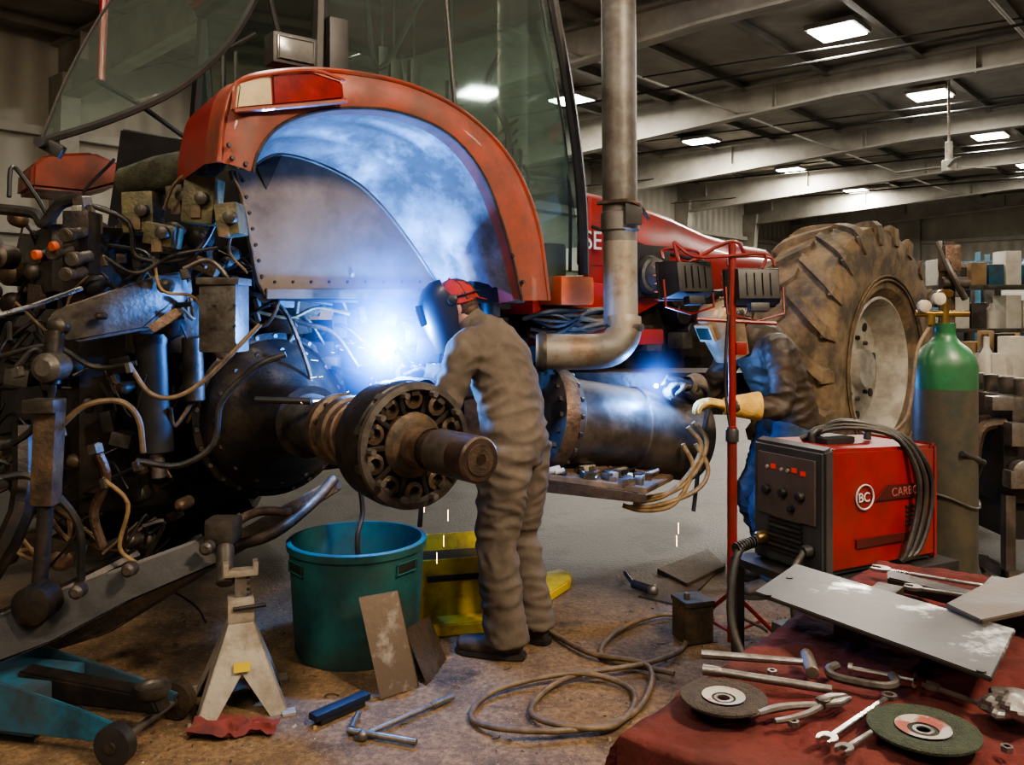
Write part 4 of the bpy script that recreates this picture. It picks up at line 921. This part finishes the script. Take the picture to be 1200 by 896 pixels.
for y,z,r in ((.09,.88,.018),(.17,.88,.018),(.25,.88,.018),(.13,.83,.012)): b.lathe(Wm(-.008,y,z),-sx,[(0,r),(.02,r*.8),(.022,r*.5)],dark,18)
ledr=mat('led_red',(.4,.03,.02),None,.3,emit=(1,.05,.02),es=.25)
for y,z in ((.08,.96),(.12,.965),(.22,.965)): b.box(Wm(-.01,y,z),(.006,.022,.016),ledr,RmW,.001)
for y in (.15,.18,.25): b.lathe(Wm(-.009,y,.96),-sx,[(0,.007),(.006,.006)],white,10)
for i in range(8): b.box(Wm(-.006,.17,.67+i*.017),(.01,.16,.006),castg if i%2 else dark,RmW,.001)
b.lathe(Wm(-.005,.27,.70),-sx,[(0,.026),(.03,.024),(.04,.018)],brass,18); b.lathe(Wm(-.005,.06,.70),-sx,[(0,.024),(.03,.02)],dark,18)
stripe=mat('machine_stripe',(.06,.010,.010),(.08,.012,.012),.4)
b.poly([Wm(.24,-.005,.86),Wm(.54,-.005,.855),Wm(.54,-.005,.90),Wm(.30,-.005,.91)],-sy*.002,stripe); b.box(Wm(.33,-.004,.72),(.36,.004,.03),stripe,RmW,0)
b.tube([Wm(.12,WW/2,1.04),Wm(.14,WW/2,1.09),Wm(.38,WW/2,1.09),Wm(.40,WW/2,1.04)],.014,dark,10,3)
b.box(Wm(.2,WW/2,1.055),(.14,.12,.025),dark,RmW,.01)
for i in range(5): b.box(Wm(.44+.0,-.003,.76+i*.016),(.08,.004,.007),dark,RmW,0)
for k in range(3): b.tube([Wm(.10+.03*k,.2,1.06),Wm(.22,.12,1.10+.012*k),Wm(.36+.02*k,.02,1.075),Wm(.42+.03*k,-.03,.96),Wm(.42+.035*k,-.035,.82),Wm(.36+.03*k,-.04,.68),Wm(.34,-.03,.645)],.010,rubber,8,5)
b.tube([Wm(-.03,.27,.70),Wm(-.15,.25,.66),Wm(-.22,.2,.45),Wm(-.20,.1,.25),Wm(-.1,.2,.05)],.015,rubber,10,5)
b.tube([Wm(-.03,.06,.70),Wm(-.12,.02,.62),Wm(-.10,.0,.3),Wm(-.05,.0,.03)],.011,rubber,10,5)
for i in range(8): b.lathe(Wm(-.06-.012*i,.26,.693-.002*i),-sx,[(0,.020),(.006,.020)],dark,14)
ob=b.done(38)
Rtx=Matrix((sx,UP,-sy)).transposed()
text('machine_badge','BC',.045,Wm(.158,-.006,.862),Rtx,wprint,.001,ob); text('machine_lettering','CARBO',.042,Wm(.32,-.008,.868),Rtx,mat('pale_red_letter',(.30,.10,.09),None,.5),.001,ob)
bb=B('badge_ring'); bb.tube([Wm(.19+.042*math.cos(a),-.006,.878+.042*math.sin(a)) for a in [i*math.pi/12 for i in range(25)]],.003,wprint,5,1); bb.done(parent=ob)
b=B('welder_cart')
b.box(Wm(.28,WW/2,.600),(.70,.42,.03),dark,RmW,.005); b.box(Wm(.28,WW/2,.20),(.70,.42,.03),dark,RmW,.005)
for x in (-.05,.61):
    for y in (-.03,.36): b.box(Wm(x,y,.32),(.035,.035,.53),dark,RmW,.004); b.lathe(Wm(x,y-.015,.042),sy,[(0,.03),(.003,.042),(.03,.042),(.033,.03)],rubber,18)
b.box(Wm(.2,.17,.30),(.3,.25,.16),castg,RmW,.01); b.box(Wm(.5,.17,.27),(.15,.2,.10),redd,RmW,.01)
b.done(38)
b=B('gas_cylinder'); c=V((1.80,3.55,0)); r=.124
b.lathe(c,UP,[(0,r*.9),(.01,r),(1.20,r)],cylg,40); b.lathe(c+V((0,0,1.20)),UP,[(0,r+.0005),(.09,r+.0005),(.13,r*.93),(.165,r*.75),(.19,r*.5),(.21,.045),(.23,.04),(.24,.042),(.27,.042),(.27,.02)],green,40)
b.cyl(c+V((0,0,1.46)),c+V((0,0,1.60)),.018,brass); b.lathe(c+V((0,0,1.58)),UP,[(0,.03),(.02,.035),(.03,.02)],brass,16)
b.cyl(c+V((-.12,0,1.51)),c+V((.10,0,1.51)),.014,brass); 
for dx,dz in ((-.10,.03),(-.04,.06)): b.lathe(c+V((dx,-.02,1.51+dz)),V((0,-1,0)),[(0,.026),(.022,.026),(.025,.020)],white,20)
b.cyl(c+V((-.06,0,1.46)),c+V((-.06,0,1.51)),.02,brass); b.tube([c+V((-.06,0,1.46)),c+V((-.14,-.05,1.35)),c+V((-.2,-.1,1.1)),c+V((-.3,-.1,1.0))],.007,hoseT,8)
b.tube([c+V((.0,-.135,.95)),c+V((.13,-.05,.9)),c+V((.2,.1,.85)),c+V((.14,.1,.6)),c+V((.17,-.12,.2))],.012,rubber,8)
b.tube([c+V(((r+.006)*math.cos(a),(r+.006)*math.sin(a),.75+.03*math.sin(2*a))) for a in [i*math.pi/10 for i in range(21)]],.005,castg,6,1)
b.done(40)

# ================================================================== BENCH
TZ=.80
e1=V((.65,.76,0)).normalized(); e2=V((.76,-.65,0)).normalized(); A0=V((.205,1.47,0))
def Bt(a,c,z): return A0+e1*a+e2*c+V((0,0,z))
b=B('workbench'); RmB=Matrix((e1,e2,UP)).transposed(); LA,LB=1.36,1.0
b.box(Bt(LA/2,LB/2,TZ-.085),(LA-.02,LB-.02,.05),trayw,RmB,.004)
for x in (.08,LA-.08):
    for y in (.08,LB-.08): b.box(Bt(x,y,(TZ-.11)/2),(.06,.06,TZ-.11),dsteel,RmB,.004)
b.box(Bt(LA/2,LB/2,.25),(LA-.1,LB-.1,.03),dsteel,RmB,.004)
b.done()
b=B('table_cloth'); rows=[]; ov=.34; NA,NB=150,120
for i in range(NA+1):
    row=[]
    for j in range(NB+1):
        a=-ov+(LA+2*ov)*i/NA; c=-ov+(LB+2*ov)*j/NB
        da=max(-a,a-LA,0); dc=max(-c,c-LB,0); aa=min(max(a,0),LA); cc_=min(max(c,0),LB)
        dr=max(da,dc); na=(-1 if a<0 else 1) if da>0 else 0; nc=(-1 if c<0 else 1) if dc>0 else 0
        wv=noise.noise_vector(V((a*2.5,c*2.5,4)))
        z=TZ-.018+.008*noise.noise(V((a*5,c*5,1)))+.010*max(0,1-abs(noise.noise(V((a*6,c*4,9))+wv*.8))*6)+.006*max(0,1-abs(noise.noise(V((a*11,c*13,2))+wv))*6)
        fold=0
        if dr>0:
            tt=min(dr/.05,1); z-= (dr-.012*tt); t_=(a if dc>da else c); fold=.012+.05*min(dr/.3,1)*(.4+noise.noise(V((t_*7,0,3)))+.5*math.sin(t_*26))*.5
            fold=max(fold,.006)
            if da>0 and dc>0: fold+=min(da,dc)*.35
        p=Bt(aa+na*fold*(1 if da>0 else 0),cc_+nc*fold,z); row.append(p)
    rows.append(row)
b.grid(rows,cloth); b.done(80)
TT=TZ+.002
b=B('steel_sheet')
sheetm=mat('scuffed_plate',(.070,.065,.060),(.50,.49,.48),.42,.6,4,.12,(.58,.66),r2=.25)
b.poly([G(884,697,.868),G(932,664,.868),G(1190,742,.885),G(1162,800,.868)],V((0,0,.009)),sheetm,.002)
b.box(G(1020,715,.835),(.3,.06,.05),cast,RmB,.006); b.box(G(1120,745,.84),(.10,.16,.05),cast2,RmB,.006)
for u,v in ((925,677),(1150,786),(900,697)): b.lathe(G(u,v,.878),UP,[(0,.008),(.002,.008)],dark,12)
b.done(30)
b=B('steel_bracket'); b.poly([G(1108,712,.890),G(1150,690,.890),G(1215,672,.890),G(1215,718,.890),G(1150,732,.890)],V((0,0,.010)),dsteel,.002); b.poly([G(1040,680,.81),G(1140,706,.81),G(1140,716,.81),G(1040,690,.81)],V((0,0,.03)),cast,.004); b.box(G(1185,705,.845),(.1,.1,.08),cast,RmB,.004); b.done(30)
def wrench(name,p,q,r=.016,m=bright,z=TT+.003):
    b=B(name); p=G(*p,z);q=G(*q,z); d=(q-p).normalized(); w=UP.cross(d); L=(q-p).length; th=V((0,0,.007)); k=r
    P2=lambda x,y:p+d*x+w*y
    b.poly([P2(k,-k*.4),P2(L-k,-k*.35),P2(L-k,k*.35),P2(k,k*.4)],th,m,.0015)
    b.poly([P2(k*1.2,-k*.6),P2(k*.6,-k*1.05),P2(-k*.3,-k*1.2),P2(-k*1.3,-k*.75),P2(-k*1.2,-k*.5),P2(-k*.1,-k*.45),P2(k*.05,0),P2(-k*.1,k*.45),P2(-k*1.2,k*.5),P2(-k*1.3,k*.8),P2(-k*.3,k*1.2),P2(k*.6,k*1.05),P2(k*1.2,k*.6)],th*1.2,m,.001)
    b.lathe(P2(L,0),UP,[(0,k*.55),(0,k*.95),(.008,k*.95),(.008,k*.55),(0,k*.55)],m,20,cap=False); return b.done(35)
wrench('combination_wrench',(1032,668),(1165,690),.020,bright,TT+.012); wrench('combination_wrench',(1070,690),(1165,705),.016,steel,TT+.05)
wrench('combination_wrench',(970,868),(1042,818),.014,bright); wrench('combination_wrench',(990,880),(1060,836),.012,steel)
wrench('combination_wrench',(1092,806),(1180,838),.012,dsteel)
def bar(name,p,q,r,m,z=TT): 
    b=B(name); p=G(*p,z+r);q=G(*q,z+r); b.tube([p,q],r,m,12,1); b.lathe(p,q-p,[(0,r*1.25),(.03,r*1.25),(.035,r)],m,14); return b.done(35)
bar('pry_bar',(824,784),(975,808),.008,steel)
b=B('ball_peen_hammer'); p,q=G(822,766,TT+.012),G(948,776,TT+.012); b.tube([p,q],[.009,.007],steel,10,1); h=q; dd=(q-p).normalized(); w=UP.cross(dd)
b.cyl(h-w*.05,h+w*.03,.013,dsteel); b.sph(h+w*.04,.012,dsteel,seg=12); b.done(35)
def pliers(name,c,ang,s=1,m=bright):
    b=B(name); c=G(*c,TT+.008); R=Matrix.Rotation(ang,3,'Z')@Matrix.Scale(s,3); q=lambda x,y,z=0:c+R@V((x,y,z))
    b.tube([q(0,.0),q(-.05,.016),q(-.10,.022),q(-.15,.016)],[.008*s,.008*s,.009*s,.007*s],m,8,4); b.tube([q(0,-.0),q(-.05,-.018),q(-.10,-.026),q(-.14,-.024)],[.008*s,.007*s,.007*s,.006*s],m,8,4)
    b.poly([q(-.01,-.016),q(.03,-.022),q(.065,-.010),q(.07,-.002),q(.02,-.003)],V((0,0,.010)),m,.002); b.poly([q(-.01,.016),q(.03,.024),q(.06,.014),q(.07,.002),q(.02,.003)],V((0,0,.010)),m,.002)
    b.lathe(q(0,0,.0),UP,[(0,.014*s),(.012,.014*s),(.014,.01*s)],dsteel,16); b.tube([q(-.15,.016),q(-.175,.014)],.005*s,steel,8,1); return b.done(35)
pliers('locking_pliers',(965,826),.35,.85,steel)
b=B('c_clamp'); c=G(1010,792,TT+.008); R=Matrix.Rotation(-.5,3,'Z'); q=lambda x,y:c+R@V((x,y,0))
b.tube([q(.05,.03),q(.06,.0),q(.04,-.03),q(-.04,-.03),q(-.06,0),q(-.05,.03)],.009,castg,8,4); b.tube([q(.09,.03),q(-.02,.03)],.005,bright,8,1); b.tube([q(.09,.0),q(.09,.06)],.004,bright,8,1); b.lathe(q(-.02,.03),R@V((-1,0,0)),[(0,.010),(.008,.010)],steel,12); b.done(40)
def disc(name,u,v,r,m):
    b=B(name); c=G(u,v,TT+.006); b.lathe(c,UP,[(.0,.011),(.0,r-.003),(.002,r),(.006,r),(.007,r-.003),(.007,r*.62),(.004,r*.50),(.001,r*.30),(.001,.011),(0,.011)],m,56,cap=False)
    b.lathe(c+V((0,0,.0045)),UP,[(.003,r*.50),(.0005,r*.42),(-.0015,r*.28)],label,48,cap=False); b.lathe(c,UP,[(0,.0115),(.003,.0115),(.003,.017),(0,.018)],steel,32,cap=False)
    for k in (.97,.9,.83,.76): b.lathe(c+V((0,0,.0068)),UP,[(0,r*k),(.0006,r*(k-.015)),(0,r*(k-.03))],m,56,cap=False)
    return b.done(35)
disc('grinding_disc',848,819,.077,disc_b); disc('grinding_disc',1082,856,.088,disc_g)
b=B('crumpled_foil'); c=G(1190,826,TT+.02)
b.sph(c,(.055,.045,.022),steel,seg=32)
for i in range(len(b.v)): 
    o_=b.v[i]-c; b.v[i]=c+o_*(1+.35*noise.noise(o_*45))
b.done(15)
for u,v in ((1180,880),(930,850),(905,790)):
    bb=B('hex_nut'); bb.lathe(G(u,v,TT),UP,[(0,.005),(0,.010),(.009,.010),(.009,.005)],steel,6,cap=False); bb.done(20)

# ================================================================== RIGHT BACKGROUND
b=B('engine_on_stand'); c=V((2.75,4.6,0))
b.box(c+V((0,0,.75)),(.55,.6,.40),cast,None,.03); b.box(c+V((0,0,1.02)),(.40,.5,.14),castg,None,.03); b.box(c+V((0,0,.45)),(.42,.5,.2),dark,None,.05)
for i in range(4): b.cyl(c+V((-.12,-.2+.14*i,1.08)),c+V((-.12,-.2+.14*i,1.18)),.04,castg); b.tube([c+V((-.22,-.22+.14*i,.95)),c+V((-.34,-.22+.14*i,.92)),c+V((-.38,-.22+.14*i,.75))],.03,rusty2,8)
for z,r in ((.82,.12),(.62,.09),(.95,.07)): b.lathe(c+V((-.05+r,-.31,z)),V((0,-1,0)),[(0,r),(.02,r),(.03,r*.85),(.05,r),(.055,r*.3)],castg,28)
b.lathe(c+V((-.2,-.31,.72)),V((0,-1,0)),[(0,.06),(.05,.06),(.06,.03)],steel,20)
for x in (-.25,.25):
    b.box(c+V((x,0,.2)),(.05,.7,.05),dsteel,None,.005); b.box(c+V((x,.3,.3)),(.05,.05,.6),dsteel,None,.005); b.box(c+V((x,-.3,.3)),(.05,.05,.6),dsteel,None,.005)
for i in range(14): b.box(c+V((rnd.uniform(-.3,.3),rnd.uniform(-.36,-.25),rnd.uniform(.55,1.1))),(rnd.uniform(.04,.12),.08,rnd.uniform(.04,.12)),rnd.choice((cast,castg,dark,steel)),None,.01)
b.done(38)
b=B('parts_bench'); c=V((4.4,7.0,0))
b.box(c+V((0,0,.9)),(1.5,.7,.05),castg,None,.005); b.box(c+V((0,0,.3)),(1.4,.6,.04),castg,None,.005)
for x in (-.7,.7):
    for y in (-.3,.3): b.box(c+V((x,y,.45)),(.06,.06,.9),dsteel,None,.005)
for i in range(34):
    x=rnd.uniform(-.68,.6);y=rnd.uniform(-.25,.2);r=rnd.uniform(.05,.10);h=rnd.uniform(.16,.46); m=rnd.choice((castg,cast,dark,wood,wood,whitec,whitec,whitec))
    if i%2: b.lathe(c+V((x,y,.925)),UP,[(0,r),(h*.6,r),(h*.75,r*.5),(h*.8,r*.35),(h,r*.35)],m,20)
    else: b.box(c+V((x,y,.925+h/2)),(r*2,r*1.6,h),m,Matrix.Rotation(rnd.uniform(0,1),3,'Z'),.01)
b.done(38)
b=B('storage_shelf'); c=V((5.7,9.0,0))
for z in (.3,.85,1.35,1.8): b.box(c+V((0,0,z)),(2.6,.5,.04),castg,None,.004)
for x in (-1.28,1.28):
    for y in (-.22,.22): b.box(c+V((x,y,.95)),(.05,.05,1.9),castg,None,.004)
for i in range(56):
    x=-1.2+i%14*.18; z=(.32,.87,1.37,1.82)[i//14]; h=rnd.uniform(.18,.36); m=rnd.choice((whitec,whitec,wood,wood,whitec,blue,castg))
    if rnd.random()<.5: b.lathe(c+V((x,-.05,z)),UP,[(0,.075),(h*.7,.08),(h*.85,.04),(h*.9,.03),(h,.03),(h,0)],m,18)
    else: b.box(c+V((x,0,z+h/2)),(.16,.25,h),m,None,.01)
b.done(38)
b=B('pallet_rack'); c=V((8.9,14.5,0))
for z in (.8,1.6,2.4): b.box(c+V((0,0,z)),(5,.8,.1),blue,Rroom,.004)
for e in (-2.4,-.8,.8,2.4):
    for y in (-.35,.35): b.box(c+Ev*e+Dv*y+V((0,0,1.3)),(.09,.09,2.6),blue,Rroom,.004)
for i in range(30):
    e=-2.2+(i%10)*.48; z=(.85,1.65,.02)[i//10]; h=rnd.uniform(.25,.6); b.box(c+Ev*e+V((0,0,z+h/2)),(.38,.5,h),rnd.choice((wood,whitec,castg,redh,dark)),Rroom,.02)
b.done(38)
b=B('engine_hoist'); p=V((2.66,5.22,0))
b.box(p+V((0,0,1.0)),(.07,.07,1.9),rusty2,None,.006); b.box(p+V((0,0,.05)),(.3,.4,.08),rusty2,None,.01); b.tube([p+V((-.05,0,1.95)),p+V((-.02,-.1,1.75)),p+V((.06,-.1,1.6))],.02,castg,8); b.box(p+V((.0,-.03,1.85)),(.10,.1,.16),rust,None,.02); b.cyl(p+V((-.06,-.06,1.7)),p+V((.1,-.06,1.7)),.035,castg); b.done()
b=B('distant_machinery')
for i in range(56):
    d=rnd.uniform(18,26); e=rnd.uniform(-4,7); h=rnd.uniform(.4,1.8); m=rnd.choice((blue,castg,dark,white,wood,cast,castg,dark,redh))
    c=RM(d,e,0); b.box(c+V((0,0,h/2)),(rnd.uniform(.4,1.1),rnd.uniform(.4,.9),h),m,Matrix.Rotation(rnd.uniform(0,1),3,'Z'),.05)
    if i%2: b.lathe(c+V((0,0,h)),UP,[(0,.22),(.2,.2),(.25,.1),(.45,.1)],rnd.choice((white,dark,blue)),16)
    if i%3==0: b.box(c+V((.1,0,h+.15)),(.5,.3,.3),rnd.choice((dark,castg,blue)),None,.03)
b.done(38)
b=B('hay_baler')
c=RM(11,-11,0); b.box(c+V((0,0,1.)),(2.2,1.6,1.3),blue,Rroom,.1)
for k in (-.7,.7): b.lathe(c+Ev*k*1.2+V((0,0,.5))-Dv*.9,-Dv,[(0,.3),(.02,.5),(.2,.5),(.22,.3)],dark,30)
b.box(c+V((.6,0,1.9)),(.8,.8,.6),dark,Rroom,.05); b.done()

# ================================================================== LIGHTS / CAMERA
def area(name,loc,to,sz,e,c):
    l=bpy.data.lights.new(name,'AREA'); l.size=sz; l.energy=e; l.color=c; o=bpy.data.objects.new(name,l); bpy.context.scene.collection.objects.link(o)
    o.location=loc; o.rotation_euler=(V(to)-V(loc)).to_track_quat('-Z','Y').to_euler()
area('shop_flood',(2.6,.6,4.4),(.1,3.7,.3),.6,225,(1,.78,.54))
area('shop_flood',(-2.2,.2,4.3),(-.9,3.6,1.0),.9,72,(1,.82,.62))
w=bpy.data.worlds.new('world'); bpy.context.scene.world=w; w.use_nodes=True; w.node_tree.nodes['Background'].inputs[0].default_value=(.5,.52,.55,1); w.node_tree.nodes['Background'].inputs[1].default_value=.2
cam=bpy.data.cameras.new('camera'); co=bpy.data.objects.new('camera',cam); bpy.context.scene.collection.objects.link(co)
co.location=(0,0,1.5); co.rotation_euler=(math.pi/2,0,0); cam.sensor_width=36; cam.lens=30; cam.shift_y=-(448-370)/1200; cam.clip_end=200; cam.clip_start=.05
bpy.context.scene.camera=co
vs=bpy.context.scene.view_settings; vs.view_transform='AgX'
try: vs.look='AgX - Medium High Contrast'
except Exception as ex: print(ex)
vs.exposure=.3
